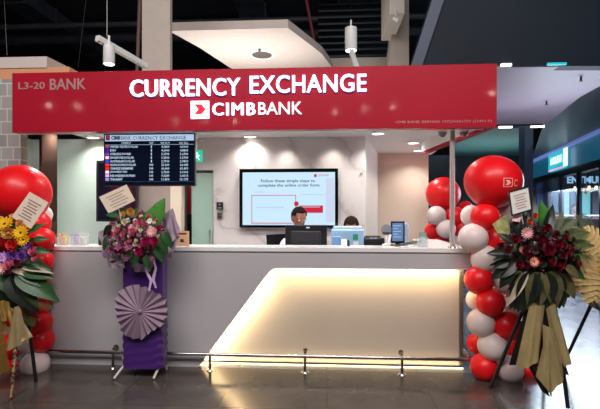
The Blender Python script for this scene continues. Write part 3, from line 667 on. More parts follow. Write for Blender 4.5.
# acrylic box with calculator
t_ = P(422.5, 247, .1)
t = thing('acrylic_holder', (t_.x, .15, ZT), 'clear acrylic holder standing on the right end of the counter', 'holder')
a = P(417.8, 247, .1); c = P(428.5, 238.8, .1)
b = MB()
for bx in (((a.x, .10, ZT), (c.x, .103, c.z)), ((a.x, .197, ZT), (c.x, .2, c.z)), ((a.x, .103, ZT), (a.x + .003, .197, c.z)), ((c.x - .003, .103, ZT), (c.x, .197, c.z)), ((a.x + .003, .103, ZT), (c.x - .003, .197, ZT + .003))): b.box(*bx)
part('tray', b, m_acryl, t, smooth=False)
a = P(419.5, 241, .2); c = P(427, 232.3, .2)
t = thing('calculator', ((a.x + c.x) / 2, .25, ZT), 'small grey calculator with a green display propped behind the acrylic holder', 'calculator')
b = MB(); b.box((a.x, .21, ZT), (c.x, .225, c.z), .003); part('body', b, m_grey, t)
b = MB(); b.box((a.x + .008, .207, c.z - .034), (c.x - .008, .211, c.z - .01)); part('display', b, mat('lcd_green', rgb(110, 160, 130), .3), t)
b = MB()
for i in range(4):
    for j in range(3): b.box((a.x + .008 + i * .013, .207, c.z - .048 - j * .012), (a.x + .017 + i * .013, .211, c.z - .040 - j * .012))
part('key', b, m_white, t)
# leaflet holders, left
def leaflet_holder(label, u0, u1, v0, cols, Y=.12):
    a = P(u0, 247, Y); c = P(u1, v0, Y)
    t = thing('leaflet_holder', ((a.x + c.x) / 2, Y, ZT), label, 'leaflet holder', 'clear leaflet holders on the left of the counter')
    b = MB(); b.box((a.x, Y, ZT), (c.x, Y + .004, c.z - .02)); b.box((a.x, Y + .05, ZT), (c.x, Y + .054, c.z + .01)); b.box((a.x, Y, ZT), (c.x, Y + .05, ZT + .004)); part('holder', b, m_acryl, t, smooth=False)
    n = len(cols); w_ = (c.x - a.x) / n
    for i, (cc, dz) in enumerate(cols):
        b = MB(); b.box((a.x + w_ * i + .004, Y + .015, ZT + .005), (a.x + w_ * (i + 1) - .004, Y + .03, c.z + dz), .001); part('leaflet', b, mat('leaflet_print', rgb(*cc), .5, vary=.15, vscale=30), t)
leaflet_holder('clear leaflet holder with orange and yellow leaflets at the left of the counter', 55.5, 67, 234, [((200, 205, 160), 0), ((226, 150, 100), .0), ((222, 214, 130), -.01)])
leaflet_holder('clear leaflet holder with lilac leaflets next to the one with orange leaflets', 69.5, 86, 234, [((176, 172, 200), 0), ((170, 166, 200), .0), ((190, 200, 204), -.03), ((205, 214, 206), -.03)])
b = MB(); a = P(98, 247, .14); c = P(102.5, 236, .14); b.box((a.x, .14, ZT), (c.x + .07, .2, c.z), .006); b.box((a.x + .01, .135, ZT + .02), (c.x + .05, .141, c.z - .02))
solo('card_reader', b, m_black, 'small black device on the counter left of the central bouquet', 'device', base=(a.x, .14, ZT))
# peach card stand
a = P(175, 247.5, .03); c = P(189, 231, .03)
t = thing('card_stand', ((a.x + c.x) / 2, .05, ZT), 'peach coloured notice card in a stand on the counter right of the central bouquet', 'card')
b = MB(); b.box((a.x, .03, ZT + .004), (c.x, .036, c.z), .001); part('card', b, mat('peach_card', rgb(226, 176, 138), .5, vary=.06), t)
b = MB(); rectpx(b, 177.5, 232.8, 186.5, 234.6, .029, .002); part('print_line', b, mat('brown_print', rgb(110, 60, 40), .6), t)
b = MB(); q = P(182, 240, .028); b.sphere(q, (.018, .002, .009), 14, 8); b.sphere(q + V((0, 0, -.014)), (.024, .002, .006), 14, 8); part('print_picture', b, mat('dark_print', rgb(60, 50, 44), .6), t)
b = MB(); b.box((a.x - .004, .02, ZT), (c.x + .004, .07, ZT + .005), .001); part('base', b, m_acryl, t)
# ------------------------------------------------------------------ balloons
def balloon_proto(m, r=1.0):
    prof = []
    for i in range(19):
        a = -PI / 2 + PI * i / 18; z = math.sin(a); rr = math.cos(a)
        if z < 0: rr = rr * (1 - .10 * z * z); z *= 1.12
        prof.append((max(rr, .012), z))
    b = MB(); b.lathe([(.05, -1.20), (.022, -1.165), (.03, -1.13)] + prof, n=32)
    return b.mesh('balloon_skin', m)
def knot_mesh(m):
    b = MB(); b.lathe([(.055, -1.24), (.04, -1.22), (.03, -1.19), (.045, -1.165), (.03, -1.14)], n=12); return b.mesh('knot', m)
BM = {'r': balloon_proto(m_rbal), 'w': balloon_proto(m_wbal)}; KM = {'r': knot_mesh(m_rbal), 'w': knot_mesh(m_wbal)}
def balloon(u_, v_, rpx, Y, kind, label, tgt=None, group=None, aspect=1.0):
    c = P(u_, v_, Y); d_ = (c - CAM).dot(FW); r = rpx * d_ / F
    o = bpy.data.objects.new('balloon', BM[kind]); C.objects.link(o); o.location = c; o.scale = (r * aspect, r * aspect, r / 1.04)
    tg = V(tgt) if tgt is not None else c + V((0, .3, -.2))
    o.rotation_euler = (c - tg).to_track_quat('Z', 'Y').to_euler()
    tag(o, label, 'balloon', group)
    k = bpy.data.objects.new('knot', KM[kind]); C.objects.link(k); k.parent = o
    return o
gR = 'red and white balloon column at the right end of the counter'
axR = lambda v: P(497, v, .04)
RC = [
 (471.5, 216, 11, .14, 'w', 'white balloon behind the left edge of the red balloon under the printed giant one'),
 (503.5, 212, 13, .10, 'w', 'white balloon peeking out behind the framed card of the right bouquet'),
 (485, 217, 14, -.12, 'r', 'red balloon directly beneath the giant red balloon with the printed emblem'),
 (492, 239, 14, .06, 'r', 'red balloon mostly hidden between two white ones, second tier of the right column'),
 (473, 238, 14.5, -.02, 'w', 'white balloon overlapping the counter top at the right end'),
 (485, 259, 14, -.14, 'w', 'white balloon centred just below counter top height at the right end'),
 (472.5, 252, 9, .3, 'r', 'red balloon peeking out behind the counter corner at counter top height'),
 (503, 262, 13, .08, 'r', 'red balloon behind the left side of the dark right bouquet'),
 (479, 280, 14.5, -.10, 'r', 'red balloon touching the counter corner beside the top of the glowing panel'),
 (505, 280, 14.5, -.06, 'w', 'white balloon partly behind the drooping dark leaves of the right bouquet'),
 (523, 287, 12, .10, 'r', 'red balloon partly hidden under the right bouquet, beyond the white one'),
 (477, 300, 11, .12, 'w', 'white balloon hidden behind two red ones at mid height of the right column'),
 (490.5, 302.5, 14, -.18, 'r', 'red balloon in the middle of the right column, in front'),
 (517, 302.5, 14.5, -.04, 'w', 'white balloon behind the black easel leg at mid height'),
 (481, 322.5, 14, -.10, 'w', 'white balloon beside the lower half of the glowing panel corner'),
 (507, 326, 14.5, -.16, 'r', 'red balloon crossed by the top of the black easel leg'),
 (477, 344, 10.5, .10, 'r', 'small visible red balloon by the foot rail corner, behind the white one'),
 (518, 346, 13, .06, 'r', 'red balloon behind the olive paper wrap of the right stand'),
 (492.5, 346, 14.5, -.16, 'w', 'white balloon second from the floor in the right column, left of the easel leg'),
 (484, 367, 13.5, -.12, 'r', 'red balloon on the floor at the corner of the foot rail'),
 (509.5, 369.5, 13.5, -.10, 'w', 'white balloon on the floor behind the foot of the black easel leg'),
 (529, 372, 11, .02, 'r', 'red balloon on the floor behind the hem of the olive paper wrap'),
]
for u_, v_, r_, Y_, k_, lb in RC:
    if u_ - r_ < 471 and v_ > 232 and Y_ < .08: Y_ = min(Y_, -.135)
    balloon(u_, v_, r_, Y_, k_, lb, axR(v_), gR)
big = balloon(493, 181, 26.5, -.06, 'r', 'giant red balloon with a printed white emblem beside the right end of the fascia sign', P(488, 214, .0), None, 1.05)
# printed emblem on the giant balloon
def decal(me, m, name):
    c = big.location; s = big.scale.x
    q = big.rotation_euler.to_matrix()
    for v in me.vertices:
        d = (v.co - c); l = q.inverted() @ d; ll = V((l.x / big.scale.x, l.y / big.scale.y, l.z / big.scale.z)); ll = ll / ll.length * 1.008
        v.co = V((ll.x, ll.y, ll.z))
    o = bpy.data.objects.new(name, me); C.objects.link(o); me.materials.clear(); me.materials.append(m); o.parent = big; o['label'] = 'white printed emblem'
m_print = mat('white_print', rgb(255, 190, 180), .4)
yd = -.3
b = MB()
for r_ in ((503.5, 177.8, 513.5, 178.5), (503.5, 186.5, 513.5, 187.2), (503.5, 178, 504.2, 187.2), (512.8, 178, 513.5, 187.2)): rectpx(b, *r_, yd, .002)
a = P(505.5, 185, yd); c = P(511.5, 180, yd); arrow(b, a.x, a.z, c.x - a.x, c.z - a.z, yd, .002)
bmesh.ops.subdivide_edges(b.b, edges=[e for e in b.b.edges if e.calc_length() > .02], cuts=3, use_grid_fill=True)
decal(b.mesh('e', m_print, smooth=False), m_print, 'printed_emblem')
me = text_mesh('C', .02, .002); a = P(515, 187, yd); k_ = .075
for v in me.vertices: v.co = V((a.x + v.co.x * k_, yd, a.z + v.co.y * k_ * 1.2))
decal(me, m_print, 'printed_letter')
# left column
gL = 'red and white balloon column at the left end of the counter'
axL = lambda v: P(22, v, .05)
LC = [
 (1, 203, 12, .10, 'w', 'white balloon at the left picture edge beside the giant red balloon'),
 (42, 215, 10, .10, 'w', 'white balloon just below right of the giant red balloon on the left'),
 (37, 224, 13, -.05, 'r', 'red balloon behind the tilted card of the left bouquet'),
 (42, 240, 12.5, -.02, 'r', 'red balloon at counter top height beside the leaflet holders'),
 (20, 236, 13, .10, 'r', 'red balloon behind the yellow flowers of the left bouquet'),
 (41, 261, 12, .02, 'r', 'red balloon just under the counter top behind the left bouquet'),
 (15, 268, 14, .10, 'r', 'red balloon behind the purple flowers of the left bouquet'),
 (8, 290, 14, .05, 'r', 'red balloon behind the drooping palm leaves of the left bouquet'),
 (38, 284, 11, .10, 'r', 'red balloon behind the white spray of leaves of the left bouquet'),
 (37, 302, 14, -.10, 'r', 'large bright red balloon at mid height of the left column'),
 (14, 313, 14, .02, 'r', 'red balloon behind the gold ribbon at mid height on the left'),
 (38, 323, 13.5, -.04, 'r', 'red balloon third from the floor on the left column, against the counter'),
 (28, 341, 11.5, -.16, 'w', 'upper of the two white balloons near the floor at the left'),
 (42, 340, 12, .02, 'r', 'red balloon behind the upper white balloon near the floor on the left'),
 (12, 345, 13, -.02, 'r', 'red balloon behind the gold bow near the floor on the left'),
 (35.5, 364, 13.5, -.16, 'w', 'lower white balloon resting near the floor at the left'),
 (7, 370, 12, -.06, 'r', 'dark red balloon on the floor behind the gold bow at the left'),
]
for u_, v_, r_, Y_, k_, lb in LC:
    if u_ + r_ > 40 and v_ > 232: Y_ = min(Y_, -.135)
    balloon(u_, v_, r_, Y_, k_, lb, axL(v_), gL)
balloon(20, 193, 29.3, -.10, 'r', 'giant plain red balloon on top of the left balloon column', P(24, 230, 0), None, .98)
gB = 'balloon column beyond the right side of the kiosk'
BC = [
 (443, 194, 17.0, 2.35, 'r', 'giant red balloon on the column seen beyond the chrome pole'),
 (436.5, 215.5, 9.5, 2.15, 'w', 'white balloon left under the giant balloon beyond the pole'),
 (455, 216, 9.5, 2.2, 'r', 'red balloon right under the giant balloon beyond the pole'),
 (446, 229, 9.5, 2.1, 'w', 'white balloon low in front beyond the pole, above the counter top'),
 (433, 231, 8.5, 2.3, 'r', 'red balloon low at the edge of the cream wall beyond the pole'),
 (461, 228, 9.5, 2.25, 'r', 'red balloon low just right of the chrome pole, beyond it'),
 (440, 242, 9, 2.3, 'r', 'red balloon sinking behind the counter top left of the pole'),
 (466, 208, 7, 2.5, 'r', 'small red balloon right of the chrome pole, left of the giant printed balloon'),
 (457, 242, 9, 2.3, 'w', 'white balloon mostly behind the counter top at the pole, beyond it'),
]
for u_, v_, r_, Y_, k_, lb in BC: balloon(u_, v_, r_, Y_, k_, lb, P(448, v_, 2.5), gB)
# ------------------------------------------------------------------ flower prototypes (unit size, facing +Z)
def petal(b, L, W, ang, tilt, cup, z0=0, r0=0, nu=5, nv=4, ruff=0.0):
    R = Matrix.Rotation(ang, 3, 'Z')
    def f(a, c):
        y = (c - .5) * 2; w_ = W * (math.sin(PI * min(1, a * .88 + .10)) ** .7)
        x = r0 + a * L * math.cos(tilt * a * .7 + tilt * .3); z = z0 + a * L * math.sin(tilt) + cup * y * y * W * 1.2 + ruff * math.sin(y * 9 + ang * 3) * a
        return R @ V((x, y * w_, z))
    b.grid(f, nu, nv)
def fl_gerbera(m, mc):
    b = MB(); random.seed(3)
    for ring, (n, L, t_, z) in enumerate(((14, .95, .12, 0), (12, .7, .35, .05))):
        for k in range(n): petal(b, L, .17, 2 * PI * k / n + ring * .2, t_ + random.uniform(-.05, .05), .5, z, .08, 4, 2)
    b.mi = 1; b.sphere((0, 0, .1), (.2, .2, .12), 12, 8); return b.mesh('gerbera', [m, mc], recalc=False)
def fl_rose(m):
    b = MB(); random.seed(5)
    for n, L, W, t_, z, r0 in ((5, .75, .52, .35, -.05, .18), (5, .62, .46, .75, 0, .14), (4, .52, .38, 1.1, .04, .1), (3, .45, .3, 1.35, .08, .05)):
        for k in range(n): petal(b, L, W, 2 * PI * k / n + n * .7 + random.random() * .3, t_, .55, z, r0, 5, 4)
    b.sphere((0, 0, .2), (.2, .2, .25), 10, 8); return b.mesh('rose', m, recalc=False)
def fl_carn(m):
    b = MB(); random.seed(9)
    for n, L, t_ in ((9, .8, .15), (8, .72, .55), (7, .6, .95), (5, .5, 1.25)):
        for k in range(n): petal(b, L, .3, 2 * PI * k / n + random.random(), t_, .2, random.uniform(-.03, .05), .05, 4, 5, .06)
    return b.mesh('carnation', m, recalc=False)
def fl_daisy(m, mc):
    b = MB()
    for k in range(9): petal(b, .8, .22, 2 * PI * k / 9, .15, .4, 0, .1, 3, 2)
    b.mi = 1; b.sphere((0, 0, .06), (.18, .18, .1), 10, 6); return b.mesh('daisy', [m, mc], recalc=False)
def fl_orchid(m, mc):
    b = MB()
    for k in range(5): petal(b, .85, .36 if k % 2 else .26, 2 * PI * k / 5 + .3, .1, .3, 0, .05, 4, 4)
    b.mi = 1; petal(b, .5, .2, -PI / 2, 1.0, .8, .05, .0, 4, 3); b.sphere((0, 0, .12), (.1, .1, .14), 8, 6); return b.mesh('orchid', [m, mc], recalc=False)
def leafmesh(m, L=1.0, W=.25, bend=.6, nm='leaf', tip=1.6):
    b = MB()
    def f(a, c):
        y = (c - .5) * 2; w_ = W * (math.sin(PI * (a * .97 + .02) ** (1 / tip)) ** .9)
        return V((a * L * math.cos(bend * a * .5), y * w_, -L * bend * a * a * .45 + abs(y) * w_ * .35))
    b.grid(f, 10, 4); return b.mesh(nm, m, recalc=False)
def frondmesh(m, L=1.0, n=18):
    b = MB(); b.tube([(i / 8 * L, 0, -.25 * L * (i / 8) ** 2) for i in range(9)], [.012 * L] * 8 + [.004 * L], 5)
    for i in range(n):
        a = .15 + .85 * i / n; ln = L * .34 * (math.sin(PI * (a * .8 + .15)) + .15)
        for s_ in (-1, 1):
            base = V((a * L, 0, -.25 * L * a * a)); d = V((.75, s_ * .75, -.1)).normalized()
            def f(p, q): 
                return base + d * (p * ln) + V((-d.y, d.x, 0)) * ((q - .5) * .03 * L * math.sin(PI * min(1, p * .9 + .08))) + V((0, 0, -.2 * ln * p * p))
            b.grid(f, 4, 1)
    return b.mesh('palm_frond', m, recalc=False)
def monstera(m):
    b = MB(); b.tube([(i / 6, 0, -.12 * (i / 6) ** 2) for i in range(7)], .015, 5)
    for i in range(7):
        a = .04 + i * .14; ln = .55 * math.sin(PI * (a * .75 + .22))
        for s_ in (-1, 1):
            an = s_ * (1.75 - a * 1.35)
            d = V((math.cos(an), math.sin(an), 0)); base = V((a, 0, -.12 * a * a))
            def f(p, q):
                w_ = .2 * (1 - .5 * p * p)
                return base + d * (p * ln) + V((-d.y, d.x, 0)) * ((q - .5) * w_) + V((0, 0, -.18 * ln * p * p + .05 * abs(q - .5)))
            b.grid(f, 5, 2)
    return b.mesh('monstera_leaf', m, recalc=False)
def place(mesh, root, loc, dr, size, roll=None, name=None, label=None, flat=None):
    o = bpy.data.objects.new(name or mesh.name.split('.')[0], mesh); C.objects.link(o); o.parent = root
    o.location = V(loc) - wloc(root); q = V(dr).to_track_quat('Z', 'Y')
    o.rotation_euler = (q @ Quaternion((0, 0, 1), random.uniform(0, 6.28) if roll is None else roll)).to_euler(); o.scale = (size,) * 3
    if label: o['label'] = label
    return o
def place_leaf(mesh, root, loc, dr, size, up=(0, -1, .3), name=None, label=None):
    """leaf grows along dr, its face towards up"""
    x = V(dr).normalized(); z = (V(up) - x * V(up).dot(x)).normalized(); y = z.cross(x)
    o = bpy.data.objects.new(name or mesh.name.split('.')[0], mesh); C.objects.link(o); o.parent = root
    o.location = V(loc) - wloc(root); o.rotation_euler = Matrix((x, y, z)).transposed().to_euler(); o.scale = (size,) * 3
    if label: o['label'] = label
    return o
def px_ell(root, cu, cv, ru, rv, Y, dep, n, protos, size, seed, skip=None, name=None, gold=True):
    """n blooms over the front half of an ellipsoid of px radii ru, rv and depth dep"""
    random.seed(seed); c = P(cu, cv, Y); d_ = (c - CAM).dot(FW); sx = ru * d_ / F; sz = rv * d_ / F
    k = 0; i = 0
    while k < n and i < n * 4:
        fr = (i + .5) / n; i += 1
        r = math.sqrt(min(fr, 1)) if fr <= 1 else random.random() ** .5
        a = i * 2.39996; x = r * math.cos(a); z = r * math.sin(a); y = -math.sqrt(max(0, 1 - r * r))
        p = c + V((x * sx, y * dep, z * sz)) * random.uniform(.9, 1.05)
        if skip and skip(x, z): continue
        nrm_ = V((x / sx, y / dep, z / sz)).normalized() + V((random.uniform(-.25, .25), -.25, random.uniform(-.1, .3)))
        m_, s_ = random.choices([q[:2] for q in protos], [q[2] for q in protos])[0]
        place(m_, root, p, nrm_, size * s_ * random.uniform(.85, 1.15)); k += 1
def foliage_core(cu, cv, ru, rv, Y, dep, m, root, seed, n=260):
    """dense cluster of small leaves filling the bouquet"""
    random.seed(seed); c = P(cu, cv, Y); d_ = (c - CAM).dot(FW); sx = ru * d_ / F; sz = rv * d_ / F; b = MB()
    b.sphere(c, (sx * .72, dep * .72, sz * .72), 16, 10)
    for i in range(n):
        v = V((random.gauss(0, 1), random.gauss(0, 1), random.gauss(0, 1))).normalized(); p = c + V((v.x * sx, v.y * dep, v.z * sz)) * .68
        d = (v + V((random.uniform(-.6, .6), random.uniform(-.6, .6), random.uniform(-.6, .6)))).normalized(); L = random.uniform(.045, .09); s_ = d.orthogonal().normalized() * L * .22
        vs = [b.b.verts.new(q) for q in (p, p + d * L * .5 + s_, p + d * L, p + d * L * .5 - s_)]; b.b.faces.new(vs)
    return part('foliage', b, m, root, kind='stuff', recalc=False, smooth=False)
def fm(nm, *c): return mat(nm, rgb(*c), .55, vary=.15, vscale=3)
m_yc = fm('yellow_centre', 226, 180, 40); m_dc = fm('brown_centre', 60, 36, 24)
G = dict(pinkg=fl_gerbera(fm('pale_pink_petals', 236, 176, 184), m_yc), mag=fl_rose(fm('magenta_petals', 190, 28, 100)), pink=fl_rose(fm('pink_petals', 226, 120, 150)), cream=fl_carn(fm('cream_petals', 236, 216, 190)),
         mauve=fl_orchid(fm('mauve_petals', 140, 60, 110), m_yc), plum=fl_orchid(fm('plum_petals', 104, 40, 78), fm('white_lip', 230, 200, 210)), yel=fl_gerbera(fm('yellow_petals', 240, 190, 20), m_dc), yelr=fl_rose(fm('golden_petals', 232, 184, 104)),
         redg=fl_carn(fm('scarlet_petals', 205, 36, 30)), crim=fl_rose(fm('crimson_petals', 132, 14, 38)), dkred=fl_carn(fm('dark_red_petals', 84, 12, 26)), purp=fl_carn(fm('violet_petals', 120, 64, 160)), lil=fl_daisy(fm('lilac_petals', 180, 130, 200), m_yc),
         peach=fl_gerbera(fm('peach_petals', 232, 160, 140), m_dc), orng=fl_rose(fm('orange_petals', 220, 100, 40)), wht=fl_daisy(fm('white_petals', 235, 225, 215), m_yc))
LM = leafmesh(m_leaf, 1, .22, .5); LB = leafmesh(m_leafb, 1, .3, .2, 'large_leaf', 1.2); LD = leafmesh(m_leafd, 1, .26, .5, 'dark_leaf'); LW = leafmesh(m_leafd, 1, .13, .8, 'narrow_leaf'); FRD = frondmesh(mat('palm_green', rgb(70, 84, 44), .45, vary=.2)); MG = monstera(mat('gold_painted_leaf', rgb(226, 194, 130), .4, metal=.3, vary=.15)); LO = leafmesh(mat('olive_leaf', rgb(96, 92, 58), .45, vary=.25), 1, .24, .5, 'olive_leaf'); LWH = leafmesh(mat('bleached_leaf', rgb(200, 186, 160), .5, vary=.1), 1, .1, .5, 'bleached_leaf')
def card(root, corners_px, Y, m_face, frame=None, lines=6, ink=None, tiltY=0.02, name='message_card'):
    pts = [P(u_, v_, Y + (tiltY if i in (0, 1) else 0)) for i, (u_, v_) in enumerate(corners_px)]   # tl, tr, br, bl
    n = (pts[1] - pts[0]).cross(pts[3] - pts[0]).normalized()
    if n.y > 0: n = -n
    b = MB(); b.prism(pts, -n * .004); cd_ = part(name, b, m_face, root, smooth=False)
    b = MB(); o = pts[0]; ux = pts[1] - pts[0]; vx = pts[3] - pts[0]
    for k in range(lines):
        f0 = .2 + .6 * k / max(1, lines - 1); w0 = .18 + .05 * ((k * 7) % 3); w1 = .84 - .06 * ((k * 5) % 3)
        q = [o + ux * w0 + vx * f0, o + ux * w1 + vx * f0, o + ux * w1 + vx * (f0 + .035), o + ux * w0 + vx * (f0 + .035)]
        b.prism([p + n * .001 for p in q], n * .0015)
    part('handwriting', b, ink or m_pink_ink, cd_, smooth=False)
    if frame:
        b = MB(); cen = sum(pts, V((0, 0, 0))) / 4
        for i in range(4):
            p, q = pts[i], pts[(i + 1) % 4]; p2 = p + (p - cen) * .14; q2 = q + (q - cen) * .14
            b.prism([p, q, q2, p2], n * .006)
        part('card_frame', b, frame, cd_, smooth=False)
    return cd_
# ================================================================== central flower stand
YF1 = -.32
bs = P(140, 376, YF1)
t = thing('flower_stand', (bs.x, YF1, 0), 'purple draped flower stand with a pink and magenta bouquet and a grey paper fan', 'flower stand')
a = P(120.5, 368, YF1); c = P(161, 250, YF1)
b = MB(); hw = (c.x - a.x) / 2; cx = (a.x + c.x) / 2; z0 = .085; z1 = P(140, 250, YF1).z
def drape(s_, q_):
    ang = 2 * PI * s_; x = math.copysign(abs(math.cos(ang)) ** .35, math.cos(ang)) * hw; y = math.copysign(abs(math.sin(ang)) ** .35, math.sin(ang)) * .09
    z = z0 + (z1 - z0) * q_
    k = 1 + (.05 * math.sin(z * 90 + 3 * math.sin(ang * 2)) if z < .42 else .012 * math.sin(ang * 14)) * .6
    return V((cx + x * k, YF1 + .1 + y * k, z))
b.grid(drape, 64, 70); part('purple_drape', b, m_purple, t)
for sx, (u0, v0, u1, v1) in ((-1, (123.5, 366, 114, 378.5)), (1, (159.5, 366, 153.5, 378.5))):
    b = MB(); p0 = P(u0, v0, YF1 + .06); p1 = PZ(u1, v1, .01); b.tube([(p0.x, p0.y, z0 + .1), p0, p1], .011, 10); part('leg', b, mat('white_painted_leg', rgb(210, 206, 204), .4), t)
for sx in (-1, 1):
    b = MB(); b.tube([(cx + sx * hw * .8, YF1 + .16, z0 + .1), (cx + sx * hw * .8, YF1 + .22, .01)], .011, 10); part('leg', b, MATS['white_painted_leg'], t)
# paper fan
def fan(cu, cv, rp, Y, n=30, gap=(4.9, 5.35)):
    c = P(cu, cv, Y); d_ = (c - CAM).dot(FW); R_ = rp * d_ / F; b = MB(); random.seed(4); pr = None
    N = n * 2; ring = []
    for k in range(N + 1):
        a_ = 2 * PI * k / N; rr = R_ * (1 + .07 * math.sin(a_ * 3 + 1) + random.uniform(-.05, .05)); 
        zz = (.022 if k % 2 else -.022) * random.uniform(.7, 1.2)
        ring.append((a_, rr, zz))
    ring[-1] = (2 * PI, ring[0][1], ring[0][2])
    for (a0, r0, z_0), (a1, r1, z_1) in zip(ring, ring[1:]):
        if gap[0] < a0 < gap[1]: r0 *= .93; r1 *= .93
        def pt(a_, r_, z_): return c + V((r_ * math.cos(a_), z_ * r_ / R_ - .02 * (1 - r_ / R_), r_ * math.sin(a_)))
        vs = [pt(a0, .01, 0), pt(a0, r0 * .5, z_0 * .9), pt(a0, r0, z_0), pt(a1, r1, z_1), pt(a1, r1 * .5, z_1 * .9), pt(a1, .01, 0)]
        vv = [b.b.verts.new(x) for x in vs]; b.b.faces.new((vv[0], vv[1], vv[4], vv[5])); b.b.faces.new((vv[1], vv[2], vv[3], vv[4]))
    return b
b = fan(140, 311.5, 26.5, YF1 - .045, 21); fo = part('paper_fan', b, m_mauve, t, recalc=False, smooth=False, label='mauve grey pleated paper fan')
b = MB(); q = P(140, 311.5, YF1 - .075); b.sphere(q, (.018, .012, .018), 12, 8); part('fan_button', b, m_mauve, fo)
# ribbons
m_rib = mat('lilac_ribbon', rgb(190, 160, 196), .4, sheen=.3)
for pts_ in (((148, 258), (146, 270), (151, 280), (149, 291)), ((152, 256), (156, 268), (153, 280), (156, 288))):
    b = MB(); pp_ = [P(u_, v_, YF1 - .07 - .01 * i) for i, (u_, v_) in enumerate(pts_)]
    def f(s_, q_):
        x = s_ * (len(pp_) - 1); i = min(int(x), len(pp_) - 2); fr = x - i; p = pp_[i].lerp(pp_[i + 1], fr)
        return p + V(((q_ - .5) * .022, .006 * math.sin(s_ * 9 + q_ * 2), 0))
    b.grid(f, 16, 2); part('ribbon', b, m_rib, t, recalc=False)
foliage_core(140, 236, 33, 26, YF1 + .02, .15, m_leaf, t, 11, 200)
px_ell(t, 140, 236, 31, 24, YF1, .19, 96, [(G['mag'], .95, 5), (G['pink'], .85, 5), (G['cream'], .75, 6), (G['plum'], .9, 6), (G['mauve'], .9, 5), (G['wht'], .6, 3), (G['pinkg'], .9, 2)], .031, 21)
for (u_, v_, k_, s_) in ((152, 232, 'pinkg', .062), (146, 242, 'mag', .06), (155, 241, 'mag', .055), (139, 252, 'mag', .05), (133, 232, 'pink', .05), (125, 222, 'cream', .05), (131, 212, 'yelr', .05), (124, 214, 'yelr', .04), (140, 222, 'pink', .045), (150, 221, 'wht', .04), (118, 247, 'mauve', .05), (110, 240, 'plum', .045), (128, 247, 'mauve', .055), (108, 252, 'plum', .04), (152, 258, 'plum', .04), (126, 258, 'plum', .045)):
    place(G[k_], t, P(u_, v_, YF1 - .19), V((random.uniform(-.3, .3), -1, random.uniform(0, .4))), s_ * .74)
random.seed(31)
place_leaf(LB, t, P(154, 228, YF1 - .02), P(163, 198, YF1 - .02) - P(154, 228, YF1 - .02), .27, (-.3, -1, .1), label='tall bright green pointed leaf')
place_leaf(LB, t, P(147, 232, YF1), P(152, 205, YF1) - P(147, 232, YF1), .21, (.4, -1, .2), label='bright green pointed leaf')
place_leaf(LB, t, P(126, 226, YF1), P(122, 206, YF1) - P(126, 226, YF1), .17, (.5, -1, .2)); place_leaf(LB, t, P(131, 224, YF1), P(138, 204, YF1) - P(131, 224, YF1), .15, (-.4, -1, .2))
for (u0, v0, u1, v1, s_) in ((160, 236, 168, 258, .17), (156, 246, 163, 264, .16), (164, 232, 172, 250, .16), (140, 255, 128, 268, .15), (132, 254, 120, 262, .14), (145, 256, 150, 270, .13), (110, 236, 98, 256, .15), (112, 226, 101, 236, .13), (118, 216, 108, 214, .12)):
    place_leaf(LM if random.random() < .7 else LD, t, P(u0, v0, YF1 - .15), P(u1, v1, YF1 - .15) - P(u0, v0, YF1 - .15), s_, (0, -1, .5))
# mauve wrapping sheets round the bouquet
def sheet(root, pts, Y, m, amp=.015, nm='wrapping_paper', dy=.05, n=10):
    """crumpled paper quad (tl,tr,br,bl in px)"""
    q = [P(u_, v_, Y + (dy if i < 2 else 0)) for i, (u_, v_) in enumerate(pts)]; b = MB(); sd = random.random() * 50
    def f(s_, r_):
        p = q[0].lerp(q[1], s_).lerp(q[3].lerp(q[2], s_), r_); return p + V((0, amp * 2 * noise.noise(V((s_ * 3 + sd, r_ * 3, 0))) + amp * math.sin(s_ * 11 + sd) * r_, 0))
    b.grid(f, n, n); return part(nm, b, m, root, recalc=False)
for pts_ in (((98, 232), (112, 226), (120, 262), (104, 258)), ((160, 216), (173, 208), (180, 232), (170, 246)), ((163, 232), (180, 236), (172, 258), (158, 256)), ((104, 250), (120, 252), (125, 268), (108, 268)), ((128, 254), (156, 254), (150, 272), (134, 272))):
    sheet(t, pts_, YF1 - .03, m_mauve)
card(t, ((99, 197), (126.5, 184.5), (135, 200.5), (108.5, 213.5)), YF1 - .1, m_paper, lines=5)
b = MB(); b.tube([P(118, 205, YF1 - .09), P(122, 225, YF1 - .06)], .003, 6); part('card_pick', b, m_white, t)
# ================================================================== right flower stand (black easel)
YR2 = -.55
bs = P(540, 395, YR2)
t = thing('flower_stand', (bs.x, YR2, 0), 'black easel flower stand with dark red bouquet and olive gold paper wrap on the right', 'flower stand')
top = P(541, 262, YR2 + .05)
for (u1, v1), nm in (((490.5, 387.5), 0), ((568, 408), 1), ((545, 372), 2)):
    b = MB(); p1 = PZ(u1, v1, .008); s_ = V((top.x + (-.05, .05, 0)[nm], YR2 + (.0, .0, .12)[nm], top.z - .1)); b.tube([s_, p1], [.014, .014], 10); part('leg', b, m_black_leg, t)
b = MB(); pL = P(519, 300, YR2 + .0); pR = P(553, 300, YR2 + .0); b.tube([pL, pR], .011, 8); part('crossbar', b, m_black_leg, t)
foliage_core(538, 255, 44, 36, YR2 + .08, .18, m_leafd, t, 12, 420)
px_ell(t, 536, 250, 40, 30, YR2 + .05, .2, 150, [(G['crim'], 1, 6), (G['dkred'], 1, 9), (LD, 2.6, 14), (LM, 2.0, 4), (G['plum'], .9, 4), (G['peach'], .9, .6), (G['orng'], .9, .5)], .029, 22)
